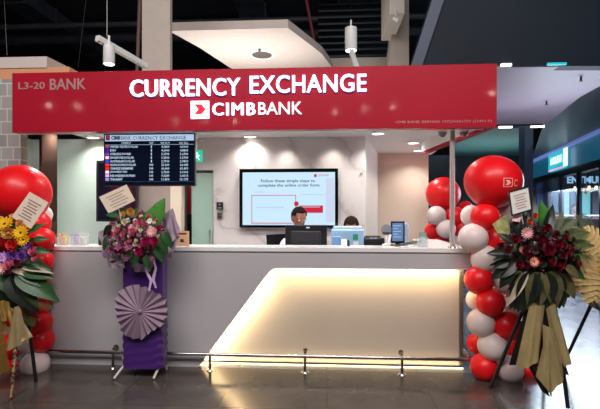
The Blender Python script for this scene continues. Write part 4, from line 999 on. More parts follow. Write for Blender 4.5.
for (u_, v_, k_, s_) in ((527, 233, 'pinkg', .055), (549, 250, 'crim', .06), (558, 245, 'crim', .05), (551, 262, 'crim', .045), (508, 250, 'dkred', .055), (519, 265, 'crim', .045), (534, 262, 'peach', .045), (515, 240, 'crim', .05), (547, 228, 'crim', .045), (563, 255, 'dkred', .05), (529, 222, 'orng', .035), (535, 216, 'orng', .03), (540, 246, 'dkred', .05), (526, 250, 'dkred', .05), (560, 266, 'crim', .04), (501, 246, 'dkred', .045)):
    place(G[k_], t, P(u_, v_, YR2 - .18), V((random.uniform(-.3, .3), -1, random.uniform(0, .4))), s_ * .8)
random.seed(5)
def pl(mesh, u0, v0, u1, v1, Y, up=(0, -1, .4), sc=1.0, **k):
    a = P(u0, v0, Y); d = P(u1, v1, Y) - a; return place_leaf(mesh, t, a, d, d.length * sc, up, **k)
for q in ((515, 262, 490, 280), (512, 254, 487, 252), (508, 262, 493, 268), (510, 270, 500, 290), (520, 236, 515, 215), (524, 236, 530, 212), (512, 243, 498, 232)): pl(LD, *q, YR2 - .12, sc=.98)
pl(LW, 544, 238, 556, 203, YR2 - .05, (-.3, -1, 0), 1.1); pl(LD, 546, 236, 553, 212, YR2 - .04, (.3, -1, 0), 1.1); pl(LW, 530, 230, 538, 190, YR2 - .02); pl(LW, 527, 228, 524, 196, YR2 - .02); pl(LB, 541, 232, 543, 200, YR2 + .04, (.5, -1, 0), 1.0)
for q in ((550, 240, 586, 224), (552, 246, 592, 236), (548, 238, 572, 214), (556, 250, 592, 250), (552, 236, 560, 212)): pl(FRD, *q, YR2 - .06, (0, -.6, 1))
for i in range(22):
    a_ = random.uniform(-.3, 2 * PI - 2.6) ; r0 = 25; r1 = random.uniform(40, 52); cu, cv = 540, 262
    pl(random.choice([LO, LD, LW, LM]), cu + r0 * math.cos(-a_ + .4), cv + r0 * .8 * math.sin(-a_ + 3.3), cu + r1 * math.cos(-a_ + .4), cv + r1 * .85 * math.sin(-a_ + 3.3) + 6, YR2 - random.uniform(0, .12))
# olive wrap: leaf sheath and hanging pleats
for i in range(15):
    a_ = -1 + 2 * i / 14; u0 = 539 + a_ * 12; pl(LWH if i % 5 == 0 else LD if i % 2 else LO, u0, 272, 539 + a_ * 32, 322 - abs(a_) * 12, YR2 - .12 + .02 * (i % 3), sc=1.0)
def wrap(root, polys, Y, m, nm='paper_wrap'):
    for i, (pts_, dy) in enumerate(polys):
        q = [P(u_, v_, Y) for u_, v_ in pts_]; b = MB()
        def f(s_, r_):
            p = q[0].lerp(q[1], s_).lerp(q[3].lerp(q[2], s_), r_); return p + V((0, dy - .05 * math.sin(PI * s_) * (.3 + r_) + .012 * math.sin(s_ * 14 + i) * r_, 0))
        b.grid(f, 18, 12); bmesh.ops.solidify(b.b, geom=b.b.faces[:], thickness=.002); part(nm, b, m, root)
m_wrapin = mat('black_paper', rgb(30, 28, 26), .5)
wrap(t, [(((528, 303), (552, 303), (567, 362), (510, 366)), .02)], YR2 - .04, m_wrapin)
wrap(t, [(((528, 300), (542, 304), (537, 356), (513, 366)), -.04), (((543, 302), (553, 302), (569, 358), (554, 364)), -.03), (((538, 322), (548, 326), (560, 366), (540, 390)), -.07), (((540, 330), (543, 340), (545, 392), (530, 372)), -.09)], YR2 - .04, m_olive)
wrap(t, [(((519, 352), (530, 356), (545, 392), (538, 388)), -.05), (((553, 345), (560, 352), (564, 372), (556, 368)), -.04)], YR2 - .04, m_wrapin)
m_gauze = mat('yellow_green_gauze', rgb(176, 172, 112), .6, vary=.1)
for pts_ in (((492, 224), (507, 214), (510, 232), (504, 243)), ((496, 222), (510, 218), (509, 240), (501, 240)), ((568, 224), (590, 232), (584, 248), (566, 240))): sheet(t, pts_, YR2 - .02, m_gauze, .012)
card(t, ((509.5, 192.5), (528, 187.3), (531, 209), (512.5, 214.5)), YR2 - .14, mat('white_card', rgb(216, 210, 204), .6), m_black, 6)
b = MB(); b.tube([P(521, 212, YR2 - .13), P(525, 235, YR2 - .1)], .0035, 6); part('card_pick', b, m_white, t)
b = MB(); sheet(t, ((513, 214), (524, 212), (520, 222), (512, 221)), YR2 - .14, mat('pink_gauze', rgb(222, 180, 184), .6), .004, 'bow')
# stand at the far right edge
YR3 = -.42
t = thing('flower_stand', (P(590, 370, YR3).x, YR3, 0), 'flower stand with gold painted leaves cut off by the right picture edge', 'flower stand')
for (p, q) in (((597, 292), (562, 364)), ((600, 290), (606, 380)), ((604, 292), (640, 372))):
    b = MB(); b.tube([P(*p, YR3), PZ(q[0], max(q[1], 360) + 8, .008) if q[0] > 570 else PZ(q[0], q[1] + 3, .008)], .013, 8); part('leg', b, m_black_leg, t)
foliage_core(612, 262, 26, 28, YR3 + .1, .16, m_leafd, t, 14, 160)
px_ell(t, 612, 258, 26, 26, YR3 + .05, .18, 22, [(G['crim'], 1, 2), (G['yelr'], 1, 3), (G['cream'], .9, 3)], .045, 24)
for q in ((598, 246, 572, 268), (600, 262, 580, 286), (604, 250, 588, 232), (600, 270, 596, 300)): pl(MG, *q, YR3 - .05, (.1, -1, .25), 1.15, label='gold painted split leaf')
for q in ((596, 240, 574, 226), (598, 238, 584, 214), (602, 276, 590, 292)): pl(FRD, *q, YR3 - .02)
sheet(t, ((560, 272), (584, 270), (584, 292), (566, 292)), YR3 + .02, m_gold, .02); sheet(t, ((588, 284), (600, 284), (602, 312), (590, 306)), YR3 - .04, m_wrapin, .01)
# ================================================================== left flower stand
YL = -.5
t = thing('flower_stand', (P(5, 395, YL).x, YL, 0), 'flower stand with yellow, red and violet blooms and gold foil at the left picture edge', 'flower stand')
foliage_core(4, 252, 38, 34, YL + .05, .17, m_leaf, t, 15, 380)
def band(pr, cu, cv, ru, rv, n, sz, sd): px_ell(t, cu, cv, ru, rv, YL, .2, n, pr, sz, sd)
band([(G['yel'], 1.1, 4), (G['yelr'], 1, 3)], 14, 228, 26, 12, 12, .055, 41)
band([(G['redg'], 1, 4), (G['orng'], 1, 2), (G['crim'], 1, 1)], 6, 243, 30, 9, 13, .05, 42)
band([(G['purp'], 1, 5), (G['lil'], .9, 3)], 8, 254, 32, 9, 18, .045, 43)
band([(G['pink'], 1, 4), (G['pinkg'], .9, 2), (G['cream'], .7, 1)], 6, 264, 34, 9, 14, .04, 44)
for (u_, v_, k_, s_) in ((21, 233, 'yel', .06), (9, 233, 'yelr', .055), (24, 240, 'yel', .05), (13, 245, 'redg', .065), (2, 243, 'redg', .06), (13, 255, 'purp', .055), (22, 256, 'purp', .05), (4, 257, 'lil', .05), (11, 264, 'pink', .055), (2, 268, 'pinkg', .05), (34, 251, 'pink', .045), (30, 246, 'purp', .04), (36, 258, 'pink', .035)):
    place(G[k_], t, P(u_, v_, YL - .2), V((random.uniform(-.3, .3), -1, random.uniform(0, .4))), s_)
random.seed(8)
for q in ((18, 272, 54, 298), (12, 274, 34, 312), (4, 276, 8, 320), (22, 270, 50, 276), (0, 272, 20, 300), (-4, 274, -8, 310), (26, 262, 48, 268), (8, 272, 20, 296), (20, 268, 44, 286)): pl(random.choice([LM, LD, LW]), *q, YL - .12, (0, -1, .6), 1.1)
for q in ((22, 268, 50, 270), (12, 270, 42, 276)): pl(LWH, *q, YL - .14, (0, -1, .8), 1.05)
for q in ((14, 276, 50, 300), (4, 278, 22, 326), (10, 274, 48, 286)): pl(FRD, *q, YL - .1, (0, -.8, .6), 1.05)
for q in ((34, 240, 48, 238), (30, 232, 44, 222), (34, 250, 50, 252)): pl(LM, *q, YL - .1)
card(t, ((29.5, 192), (48.5, 202.5), (31, 229), (11.5, 217)), YL - .12, m_paper, lines=7)
b = MB(); b.tube([P(24, 222, YL - .11), P(16, 240, YL - .08)], .0035, 6); part('card_pick', b, m_white, t)
m_leo = mat('patterned_post', rgb(120, 90, 60), .5); nt = m_leo.node_tree; vo = nt.nodes.new('ShaderNodeTexVoronoi'); vo.inputs['Scale'].default_value = 45; cr = nt.nodes.new('ShaderNodeValToRGB'); tc = nt.nodes.new('ShaderNodeTexCoord')
cr.color_ramp.elements[0].position = .45; cr.color_ramp.elements[0].color = rgb(38, 26, 20); cr.color_ramp.elements[1].position = .62; cr.color_ramp.elements[1].color = rgb(150, 116, 76)
nt.links.new(tc.outputs['Object'], vo.inputs['Vector']); nt.links.new(vo.outputs['Distance'], cr.inputs[0]); nt.links.new(cr.outputs[0], nt.nodes['Principled BSDF'].inputs['Base Color'])
for (a_, c_) in (((21, 285), (11, 398)), ((24, 285), (36, 382)), ((-2, 285), (-24, 395))):
    b = MB(); b.tube([P(*a_, YL + .02), PZ(*c_, .008)], .014, 10); part('leg', b, m_leo if a_[0] != -2 and c_[0] < 30 else m_black_leg, t)
wrap(t, [(((18, 306), (24, 304), (32, 340), (10, 350)), -.05), (((6, 300), (18, 310), (34, 336), (18, 346)), -.02)], YL - .06, m_olive)
wrap(t, [(((-8, 318), (6, 314), (14, 368), (-10, 374)), -.06), (((-14, 300), (2, 300), (10, 330), (-10, 330)), -.03)], YL - .08, m_gold)
for pts_ in (((2, 300), (10, 302), (16, 330), (12, 332)), ((-2, 302), (4, 300), (8, 320), (2, 322))):
    sheet(t, pts_, YL - .14, m_gold, .006, 'ribbon', 0)
# ------------------------------------------------------------------ mall around the kiosk
# tiled wall and bulkhead of the neighbouring unit on the left
b = MB(); a = P(21, 200, .32); z_ = P(5, 79, .32).z; b.box((-6, .32, 0), (a.x, .42, z_)); struct('wall_left_tiled', b, m_tile)
b = MB(); b.box((-6, .33, z_), (a.x + .5, .9, P(5, 68, .33).z)); struct('trim_2', b, m_orange)
a = P(48, 57, .34); z0 = P(48, 68, .34).z
b = MB(); b.prism([(-6, .32, z0), (a.x, .32, z0), (a.x + .18, 3.2, z0), (-6, 3.2, z0)], (0, 0, a.z - z0)); struct('trim_3', b, m_soff, smooth=False)
# dark plenum
b = MB(); b.box((-14, -3, 7.6), (24, 26, 7.7)); struct('ceiling_plenum', b, m_dark)
b = MB(); b.box((-14, 17, 0), (24, 17.2, 7.6)); struct('wall_far', b, m_dark)
b = MB(); b.box((-14, -3, 0), (-13.9, 17, 7.6)); struct('wall_mall_left', b, m_dark)
k = 0
for i, (y, z, r) in enumerate(((4.2, 6.5, .07), (5.6, 6.6, .1), (7.0, 6.2, .07), (8.6, 6.5, .14), (10.4, 6.0, .1), (12.4, 6.2, .16), (14.5, 5.7, .12))):
    b = MB(); b.cyl((-12, y, z), (7 if i < 3 else 10, y, z), r, n=14)
    for j in range(12): b.cyl((-11 + j * 1.8, y, z), (-11 + j * 1.8 + .06, y, z), r * 1.15, n=14)
    wd = ('nearest', 'second nearest', 'third nearest', 'fourth nearest', 'fifth nearest', 'second farthest', 'farthest')[i]
    solo('service_pipe', b, m_dark2, wd + ' of the dark service pipes running across the open mall ceiling', 'pipe', 'service pipes under the open mall ceiling', base=(0, y, z))
for i, (px, lb) in enumerate(((35, 'dark air duct in the open ceiling above the warm-lit orange band at the left'), (250, 'dark air duct in the open ceiling above the white soffit'), (352, 'dark air duct in the open ceiling left of the right-hand column'))):
    x = P(px, 20, 8).x; b = MB(); b.box((x - .35, 3.5, 6.9), (x + .35, 15, 7.3), .02)
    for j in range(8): b.box((x - .38, 4.5 + j * 1.3, 6.87), (x + .38, 4.56 + j * 1.3, 7.33))
    solo('air_duct', b, m_dark2, lb, 'duct', 'air ducts in the open ceiling', base=(x, 9, 7.1))
# corrugated deck slopes seen between soffit and right column
b = MB()
for j in range(9):
    v = 4 + j * 6.5; a_ = PD(318, v, 11 - j * .1); c_ = PD(392, v - 3, 11 - j * .1); b.box((a_.x, a_.y, a_.z - .04), (c_.x, a_.y + .3, a_.z + .02), .02)
solo('ceiling_deck', b, m_dark2, 'dark ribbed ceiling deck seen between the white soffit and the right-hand column', 'ceiling deck', base=(0, 11, 4))
b = MB(); a_ = PD(318, 58, 10); c_ = PD(392, 66, 10); b.box((a_.x, a_.y, c_.z - 1.5), (c_.x, a_.y + .3, a_.z), .02); struct('trim_4', b, m_col)
# columns behind the kiosk
def column(u0, u1, Y, dep, flare=0.0, nm='wall_column_left'):
    a = P(u0, 70, Y).x; c = P(u1, 70, Y).x; b = MB()
    pts = [(a, Y, 0), (c, Y, 0), (c, Y, 7.6), (a + flare, Y, 7.6), (a + flare * .5, Y, 5.2), (a, Y, 3.6)]
    b.prism(pts, (0, dep, 0)); struct(nm, b, m_col, smooth=False)
column(142, 170, 1.5, .08); column(385, 409, 4.5, .5, .35, 'wall_column_right')
p = PD(397, 8, 7.5); b = MB(); b.box((p.x - .12, p.y, p.z - .1), (p.x + .13, p.y + 1.2, p.z + 1.2), .01); solo('hanging_beam', b, mat('pale_beam', rgb(214, 204, 190), .5), 'pale square beam hanging in front of the top of the right-hand column', 'beam', base=p)
p = PD(396, 17.5, 7.4); t = thing('hook_light', p, 'small white spotlight hanging below the pale square beam', 'lamp')
b = MB(); b.cyl(p + V((0, 0, .16)), p, .012, n=8); part('stem', b, m_white, t); b = MB(); b.cyl(p + V((-.04, 0, .0)), p + V((.04, 0, -.06)), .035, n=14); part('head', b, m_white, t)
b = MB(); pts = [V((P(137, 75, 1.75).x, 1.75, 0)), P(137, 75, 1.75), P(140, -5, 1.75)]; b.tube(pts, .025, 8); solo('conduit_pipe', b, mat('brown_conduit', rgb(96, 70, 64), .6), 'brown vertical conduit on the left side of the left-hand column', 'pipe', base=pts[0])
# white soffit slab
zs = 4.4
pts = [PZ(169, 31, zs), PZ(288, 28, zs), PZ(300, 37, zs), PZ(312, 46, zs), PZ(322, 54, zs), PZ(331, 66, zs), PZ(336, 80, zs), PZ(262, 80, zs), PZ(232, 69, zs), PZ(200, 48, zs)]
b = MB(); b.prism(pts, (0, 0, .14)); struct('ceiling_soffit', b, m_soff, smooth=False)
p = PZ(262, 54.5, zs)
t = thing('soffit_downlight', p, 'large round recessed fitting in the white soffit above the sign', 'ceiling light')
b = MB(); b.lathe([(.19, 0), (.27, 0), (.26, -.012), (.19, -.012)], p, 32, cap=False); part('rim', b, m_white, t)
b = MB(); b.cyl(p + V((0, 0, -.001)), p + V((0, 0, -.008)), .19, n=28); part('cone', b, mat('dim_lamp', rgb(100, 92, 86), .4), t)
p = PZ(259.5, 49, zs); b = MB(); b.cyl(p, p - V((0, 0, .05)), .025, n=12); b.cyl(p - V((0, 0, .05)), p - V((0, 0, .07)), .012, n=10); solo('sprinkler', b, m_grey, 'small sprinkler on the white soffit in front of the round fitting', 'sprinkler', base=p)
area('soffit_fill', PZ(240, 50, 4.4) - V((0, 0, 1.3)), PZ(240, 50, 4.4), 2.6, 1.2, 60, (1, .94, .88))  # added area light facing up to brighten the soffit
# track spotlights
def track_light(label, a, c, hu, hv0, hv1, hw, d, wires):
    pa = PD(*a); pc = PD(*c); t = thing('track_light', pa, label, 'lamp', 'white track spotlights above the kiosk')
    b = MB(); dr = (pc - pa); ln = dr.length; q = dr.to_track_quat('X', 'Z').to_matrix(); vs = b.box(pa + V((0, -.03, -.03)), pa + V((ln, .03, .03)), .004)
    bmesh.ops.rotate(b.b, verts=b.b.verts[:], cent=pa, matrix=q); part('track', b, m_white, t)
    h0 = PD(hu, hv0, d); h1 = PD(hu, hv1, d); r = hw / 2 * d / F
    b = MB(); b.lathe([(r * .6, h0.z - h1.z), (r, h0.z - h1.z - r * .2), (r, r * .1), (r * .93, 0)], h1, 24); hd = part('lamp_head', b, m_white, t)
    b = MB(); b.cyl(h1 + V((0, 0, .002)), h1 + V((0, 0, -.006)), r * .85, n=24); part('lens', b, m_lamp, hd)
    b = MB(); b.cyl(h0 + V((0, 0, -.02)), h0 + V((0, 0, .1)), .012, n=8); part('swivel', b, m_white, t)
    for (wu, wv) in wires:
        p = PD(wu, wv, d); b = MB(); b.cyl(p, (p.x, p.y, 7.6), .004, n=6); part('suspension_wire', b, m_steel, t)
    spot('track_beam', h1 + V((0, 0, -.02)), h1 + V((0, -.2, -2)), 14, (1, .95, .9), 90)
track_light('white track spotlight on a slanting track at the upper left', (97, 38, 4.6), (146, 66, 5.2), 109, 45, 64, 11, 4.7, ((107, 37),))
track_light('white track spotlight hanging above the word EXCHANGE', (351, 50, 6.2), (356.5, 68, 5.4), 351, 27, 50.5, 12, 6.2, ((351, 26),))
for i, ((u0, v0), (u1, v1), lb) in enumerate((((78, 68), (86, -2), 'thin slanting ceiling cable left of the upper left spotlight'), ((7, 55), (4, -2), 'thin ceiling cable at the upper left picture edge'))):
    b = MB(); p0 = PD(u0, v0, 6); b.tube([p0, PD(u1, v1, 6)], .005, 6); solo('ceiling_cable', b, m_steel, lb, 'cable', base=p0)
b = MB(); p0 = PD(318, 62, 9); b.tube([p0, PD(306, -2, 9)], .03, 8); solo('red_pipe', b, mat('dull_red_paint', rgb(110, 40, 50), .5), 'thin dull red pipe rising behind the white soffit', 'pipe', base=p0)
# blue-black bulkhead, lilac ceiling to the right
zB = 3.0; YB2 = PZ(560, 66, zB).y
b = MB(); q = [P(411, 66, YB2), P(640, 66, YB2), P(640, -200, YB2), P(470, -200, YB2), P(431, 0, YB2)]; b.prism([V((v.x, YB2, v.z)) for v in q], (0, .15, 0)); struct('wall_bulkhead', b, m_bulk, smooth=False)
b = MB(); q = [P(411, 66, YB2 - .05), P(422, 66, YB2 - .05), P(446, -6, YB2 - .05), P(434, -6, YB2 - .05)]; b.prism(q, (0, .05, 0)); struct('trim_5', b, mat('slate_blue_trim', rgb(38, 52, 74), .5), smooth=False)
xR = P(640, 66, YB2).x
curve = [PZ(u_, v_, zB) for u_, v_ in ((660, 66), (632, 74), (600, 86), (580, 97), (565, 109), (553, 119), (543, 125.5))]
L0 = V((P(470, 66, YB2).x, YB2 + .001, zB)); L1 = PZ(470, 125.5, zB)
b = MB(); b.prism([L0] + [curve[0]] + curve[1:] + [L1], (0, 0, .08)); struct('ceiling_right', b, m_lilac, smooth=False)
# small slot lights at bulkhead foot
for (u0, u1, m_, lb) in ((501, 511, m_lamp, 'small white slot light at the foot of the dark bulkhead beside the fascia'), (547, 566, m_cyan, 'cyan slot light at the foot of the dark bulkhead')):
    a_ = P(u0, 66, YB2 - .01); c_ = P(u1, 65, YB2 - .01); b = MB(); b.box((a_.x, YB2 - .03, zB + .005), (c_.x, YB2 - .001, zB + .03), .003); solo('slot_light', b, m_, lb, 'light', base=(a_.x, YB2, zB))
for (u_, v_, lb) in ((546.5, 101, 'tiny sprinkler in the middle of the lilac ceiling'), (581, 77, 'tiny sprinkler near the front right of the lilac ceiling')):
    p = PZ(u_, v_, zB); b = MB(); b.cyl(p, p - V((0, 0, .05)), .012, n=8); b.cyl(p - V((0, 0, .05)), p - V((0, 0, .056)), .022, n=10); solo('sprinkler', b, m_black, lb, 'sprinkler', 'ceiling sprinklers', base=p)
# slanted shop front
A = PD(660, 96, 5.9); zt1 = 2.86
def SF(u_): # point of the shop front line under pixel column u_
    Pa = PD(612, 210, 8.4); Pb = PD(528, 210, 15.3); d = Pb - Pa; r = ray(u_, 210)
    # intersect CAM + r t with Pa + d s in plan
    den = r.x * d.y - r.y * d.x; w_ = Pa - CAM; tt = (w_.x * d.y - w_.y * d.x) / den; return V(((CAM + r * tt).x, (CAM + r * tt).y, 0))
s0 = SF(655); s1 = SF(531); dn = (s1 - s0).normalized(); nn = V((dn.y, -dn.x, 0)); nn = nn if nn.x > 0 else -nn
ztop, zbot = 3.0, 2.48
b = MB(); b.prism([s0 + V((0, 0, zbot)), s1 + V((0, 0, zbot)), s1 + V((0, 0, ztop)), s0 + V((0, 0, ztop))], nn * .3); struct('trim_6', b, m_teal, smooth=False)
b = MB(); b.prism([s0 + V((0, 0, ztop)), s1 + V((0, 0, ztop)), s1 + V((0, 0, ztop + .06)), s0 + V((0, 0, ztop + .06))], -nn * .12); struct('trim_7', b, mat('lit_lilac_edge', rgb(120, 130, 190), .3, emit=rgb(110, 130, 200), es=.5), smooth=False)
b = MB(); b.prism([s0 + V((0, 0, zbot - .16)), s1 + V((0, 0, zbot - .16)), s1 + V((0, 0, zbot)), s0 + V((0, 0, zbot))], nn * .2); struct('trim_8', b, m_black, smooth=False)
# dark sloping soffit between curve and band
top_pts = curve; n_ = len(top_pts); bot = [s0.lerp(s1, i / (n_ - 1)) + V((0, 0, ztop + .06)) for i in range(n_)]
b = MB()
va = [b.b.verts.new(p) for p in top_pts]; vb = [b.b.verts.new(p) for p in bot]
for i in range(n_ - 1): b.b.faces.new((va[i], va[i + 1], vb[i + 1], vb[i]))
bmesh.ops.solidify(b.b, geom=b.b.faces[:], thickness=-.05); struct('ceiling_slope', b, m_bulk2, smooth=False)
# sign box
def on_shop(u0, u1, z0, z1, off, th):
    a_ = SF(u0) - nn * off; c_ = SF(u1) - nn * off
    return [a_ + V((0, 0, z0)), c_ + V((0, 0, z0)), c_ + V((0, 0, z1)), a_ + V((0, 0, z1))], nn * th
def zat(u_, v_): s = SF(u_); d_ = (s - CAM).dot(FW); return EYE + (HOR - v_) * d_ / F
t = thing('shop_sign', SF(560) + V((0, 0, 2.5)), 'lit cyan box sign with dark lettering over the slanted shop front', 'sign')
b = MB(); q, ex = on_shop(551.5, 567, zbot + .03, ztop - .03, .08, .08); b.prism(q, ex); part('sign_box', b, m_cyan, t, smooth=False)
b = MB(); q, ex = on_shop(552, 567, zbot + .03, zbot + .07, .09, .01); b.prism(q, ex); part('pink_edge', b, m_pinkem, t, smooth=False, label='lit pink lower edge')
b = MB()
for (ua, ub) in ((567.6, 569.6), (570.4, 571.6)): q, ex = on_shop(ua, ub, zbot + .05, ztop - .02, .1, .02); b.prism(q, ex)
part('white_swoosh', b, m_white_em, t, smooth=False, label='glowing white curved bars')
a_ = SF(554.5) - nn * .09; c_ = SF(565.5) - nn * .09
letters('lettering', 'HOLDS', a_ + V((0, 0, zbot + .19)), (c_ - a_).length, .2, m_white_em, t, .03, .01, xdir=(c_ - a_))
# glazing
b = MB(); q, ex = on_shop(655, 532, .0, zbot - .16, 0, .02); b.prism(q, ex); struct('window_1', b, mat('shop_glass', rgb(150, 175, 200), .05, alpha=.22), smooth=False)
for i, (ua, ub) in enumerate(((531.5, 534.5), (545, 549.5), (560, 561.5), (578, 579), (601, 603))):
    b = MB(); q, ex = on_shop(ua, ub, 0, zbot - .16, .04, .1); b.prism(q, ex); struct('window_frame' if 0 else 'trim_%d' % (9 + i), b, m_bulk2, smooth=False)
# shop interior (behind the glass)
m_int = mat('shop_interior_teal', rgb(70, 96, 112), .6, vary=.1); m_intf = mat('shop_floor', rgb(120, 130, 150), .3)
b = MB(); a_ = PD(500, 210, 20); c_ = PD(680, 210, 14); dd = (c_ - a_).normalized(); b.prism([V((a_.x, a_.y, 0)), V((c_.x, c_.y, 0)), V((c_.x, c_.y, 4)), V((a_.x, a_.y, 4))], V((-dd.y, dd.x, 0)) * .2); struct('wall_shop_back', b, m_int, smooth=False)
b = MB(); q = [SF(655) + nn * .4, SF(561) + nn * .4, PD(561, 210, 17), PD(680, 210, 13.5)]; b.prism([V((v.x, v.y, 2.75)) for v in q], (0, 0, .1)); struct('ceiling_shop', b, mat('shop_ceiling_cream', rgb(190, 180, 160), .6), smooth=False)
def pane(u0, v0, u1, v1, d, m, nm, lb, cat, th=.05):
    a_ = PD(u0, v1, d); a_.z = 0; c_ = PD(u1, v0, d); b = MB(); b.box((min(a_.x, c_.x), a_.y, a_.z), (max(a_.x, c_.x), a_.y + th, c_.z), .005); return solo(nm, b, m, lb, cat, base=a_, smooth=False)
m_cyan2 = mat('lit_pale_cyan', rgb(150, 225, 235), .4, emit=rgb(130, 215, 228), es=.9)
pane(583, 190, 590, 213, 14.2, m_cyan2, 'lit_doorway_panel', 'glowing pale cyan upright panel deep inside the shop, under the chandelier', 'light panel')
pane(563, 190, 569, 216, 13.8, m_litblue, 'lit_display_panel', 'glowing pale blue upright panel inside the shop, left of the cyan one', 'light panel')
pane(572, 192, 577, 212, 13.9, mat('pale_partition', rgb(160, 180, 196), .5), 'partition_panel', 'pale partition between the two glowing panels inside the shop', 'partition')
pane(537, 184, 545, 222, 13.2, mat('navy_panel', rgb(66, 84, 132), .5), 'blue_display_panel', 'blue panel behind the shop glass nearest the giant printed balloon', 'panel')
pane(593, 190, 600, 214, 13.6, mat('grey_partition', rgb(120, 130, 146), .5), 'grey_partition_panel', 'grey partition inside the shop at the right picture edge', 'partition')
a_ = PD(567, 184.5, 12.5); c_ = PD(606, 184.5, 12.5); t = thing('interior_sign', a_, 'glowing white letters on a dark band inside the shop, above the chandelier', 'sign')
b = MB(); b.box((a_.x - .05, a_.y, a_.z - .12), (c_.x, a_.y + .06, a_.z + .42), .004); part('band', b, m_bulk, t)
letters('lettering', 'ENTMUN', (a_.x, a_.y, a_.z + .03), (c_ - a_).length * .92, .2, m_litblue, t, .03, .02)
# chandelier
p = PD(586, 190, 12.2); t = thing('chandelier', p, 'branched golden chandelier glowing inside the shop', 'chandelier')
b = MB(); b.cyl(p + V((0, 0, .12)), (p.x, p.y, 2.75), .012, n=8); b.sphere(p, (.05, .05, .12), 12, 8); part('stem', b, mat('brass', rgb(180, 130, 70), .3, metal=1), t)
for k in range(7):
    an = 2 * PI * k / 7; d = V((math.cos(an), math.sin(an), 0)); q = p + d * .26 + V((0, 0, .03))
    b = MB(); b.tube([p, p + d * .12 - V((0, 0, .06)), p + d * .24 - V((0, 0, .02)), q], .012, 6); ar = part('arm', b, MATS['brass'], t)
    b = MB(); b.sphere(q + V((0, 0, .03)), (.035, .035, .05), 10, 8); part('bulb', b, mat('warm_bulb', rgb(255, 220, 180), .4, emit=rgb(255, 214, 176), es=2.2), ar)
# sofa and tables
p = PD(576, 232, 10.5); a_ = PD(556, 232, 10.5); c_ = PD(604, 232, 10.5)
t = thing('sofa', V((p.x, p.y, 0)), 'long plum sofa back inside the shop behind the glass', 'sofa'); m_sofa = mat('plum_fabric', rgb(134, 62, 104), .8, vary=.06)
zt_ = PD(576, 218, 10.5).z
b = MB(); b.box((a_.x, p.y, .15), (c_.x, p.y + .2, zt_), .05, 3); part('backrest', b, m_sofa, t)
b = MB(); b.box((a_.x, p.y + .2, .15), (c_.x, p.y + .8, .45), .04, 3); part('seat', b, m_sofa, t)
b = MB(); b.box((a_.x + .05, p.y + .05, 0), (a_.x + .12, p.y + .7, .15)); b.box((c_.x - .12, p.y + .05, 0), (c_.x - .05, p.y + .7, .15)); part('foot', b, m_black, t)
for (u_, lb) in ((556, 'left round white table inside the shop beyond the plum sofa'), (601, 'right round white table inside the shop beyond the plum sofa')):
    p = PD(u_, 215, 12.2); t = thing('round_table', (p.x, p.y, 0), lb, 'table', 'round white tables in the shop'); zt_ = p.z
    b = MB(); b.lathe([(.4, 0), (.42, .01), (.42, .03), (.4, .04)], (p.x, p.y, zt_ - .04), 28); part('tabletop', b, m_white, t)
    b = MB(); b.lathe([(.22, 0), (.22, .02), (.03, .04), (.025, zt_ - .05)], (p.x, p.y, 0), 20); part('pedestal', b, m_steel, t)
p = PD(574.5, 207, 12.4)
seated('distant person with dark hair seated in the shop behind the plum sofa', (p.x, p.y, 0), PD(574.5, 205, 12.4).z - .9, .2, .1, m_skin, m_hair, mat('black_shirt', rgb(24, 24, 30), .8), pn)
# middle distance behind the giant balloon
b = MB(); q = PD(529, 210, 9.6); b.box((q.x - .09, q.y, 0), (q.x + .09, q.y + .3, PD(529, 108, 9.6).z)); struct('wall_post', b, mat('blue_grey_cladding', rgb(104, 124, 150), .4))
b = MB(); q = [PZ(455, 128, 3.4), PZ(527, 128, 3.4), PZ(527, 158, 3.4), PZ(455, 158, 3.4)]; b.prism(q, (0, 0, .06)); struct('ceiling_teal', b, mat('teal_lit_ceiling', rgb(92, 128, 128), .5, vary=.15), smooth=False)  # the teal light on this ceiling is painted into its colour
b = MB(); a_ = PD(425, 158, 16.2); c_ = PD(527, 158, 16.2); b.box((a_.x, a_.y, 0), (c_.x, a_.y + .2, a_.z + .1)); struct('wall_mid', b, mat('dark_grey_shopfront', rgb(58, 62, 70), .5, vary=.2, vscale=.6))
b = MB(); a_ = PZ(425, 125.5, zB); b.box((P(425, 100, a_.y).x, a_.y, zB - .02), (P(543, 100, a_.y).x, a_.y + .06, zB + .4)); struct('trim_20', b, m_black)
for (u_, lb) in ((517, 'small white lamp on the far dark ceiling edge'), ):
    pass
b = MB(); p = PZ(505, 126.5, zB - .0); b.box(p + V((-.12, -.04, -.03)), p + V((.12, .0, .0)), .004); solo('slot_light', b, m_lamp, 'small white slot light on the far edge of the lilac ceiling beside the fascia', 'light', base=p)
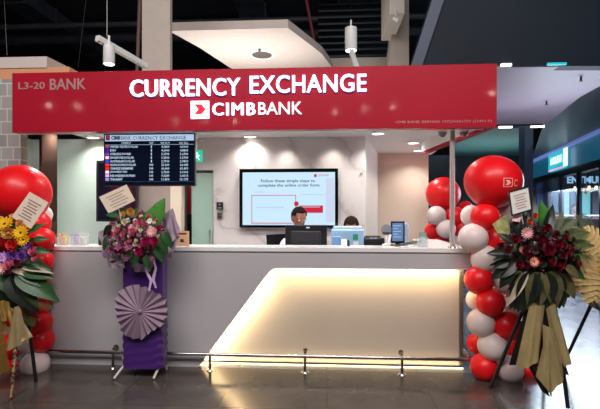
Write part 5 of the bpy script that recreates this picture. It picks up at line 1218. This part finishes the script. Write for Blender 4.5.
b = MB(); p = PZ(537, 126, zB - .0); b.box(p + V((-.12, -.04, -.03)), p + V((.12, .0, .0)), .004); solo('slot_light', b, m_lamp, 'small white slot light on the far edge of the lilac ceiling near the dark slope', 'light', base=p)
area('shop_glow', PD(580, 190, 11.5), PD(580, 300, 11.5), 4, 2, 220, (.8, .9, 1))
area('mall_blue_glow', PD(520, 120, 12), PD(520, 260, 12), 3, 3, 90, (.6, .85, 1))
area('teal_ceiling_fill', PZ(490, 145, 3.4) - V((0, 0, .9)), PZ(490, 145, 3.4), 2.5, 2.5, 20, (.7, 1, .95))  # added fill from below for the teal ceiling, no fitting there
area('lilac_ceiling_fill', PZ(548, 100, 3.0) - V((0, 0, 1.2)), PZ(548, 100, 3.0), 1.0, 1.6, 20, (.85, .85, 1))  # added from below to lighten the lilac ceiling, not a fixture
area('shop_floor_glow', PD(590, 195, 7), PD(560, 330, 5), 1.5, 1.5, 60, (.72, .84, 1))
# ------------------------------------------------------------------ mall lamps in front of the kiosk (mirrored in the gloss fascia)
refl = [(49, 105), (77, 106), (175, 121), (205, 122), (235, 121), (335, 112), (365, 109), (393, 107), (492, 93)]
zl = 3.0; proto = None
order = ('leftmost', 'second from the left', 'third from the left', 'fourth from the left', 'middle', 'fourth from the right', 'third from the right', 'second from the right', 'rightmost')
for i, (u_, v_) in enumerate(refl):
    q = PZ(u_, v_, zl); y = 2 * YF - q.y; lb = order[i] + ' of the walkway ceiling lamps mirrored in the red fascia'
    if proto is None:
        t = thing('walkway_lamp', (q.x, y, zl), lb, 'ceiling light', 'walkway lamps'); proto = t
        b = MB(); b.cyl((0, 0, .0), (0, 0, .16), .05, n=20); part('housing', b, m_white, t, world=False)
        b = MB(); b.cyl((0, 0, -.004), (0, 0, .002), .03, n=20); part('lens', b, mat('bright_lens', rgb(255, 250, 240), .4, emit=rgb(255, 240, 225), es=70), t, world=False)
        b = MB(); b.cyl((0, 0, .16), (0, 0, 4.6), .006, n=6); part('hanging_rod', b, m_steel, t, world=False)
    else:
        t = dup(proto); t.location = (q.x, y, zl); t['label'] = lb
area('mall_front_fill', (0, -5.4, 6.3), (0, 0, .9), 8, 2.0, 600, (1, .94, .93))
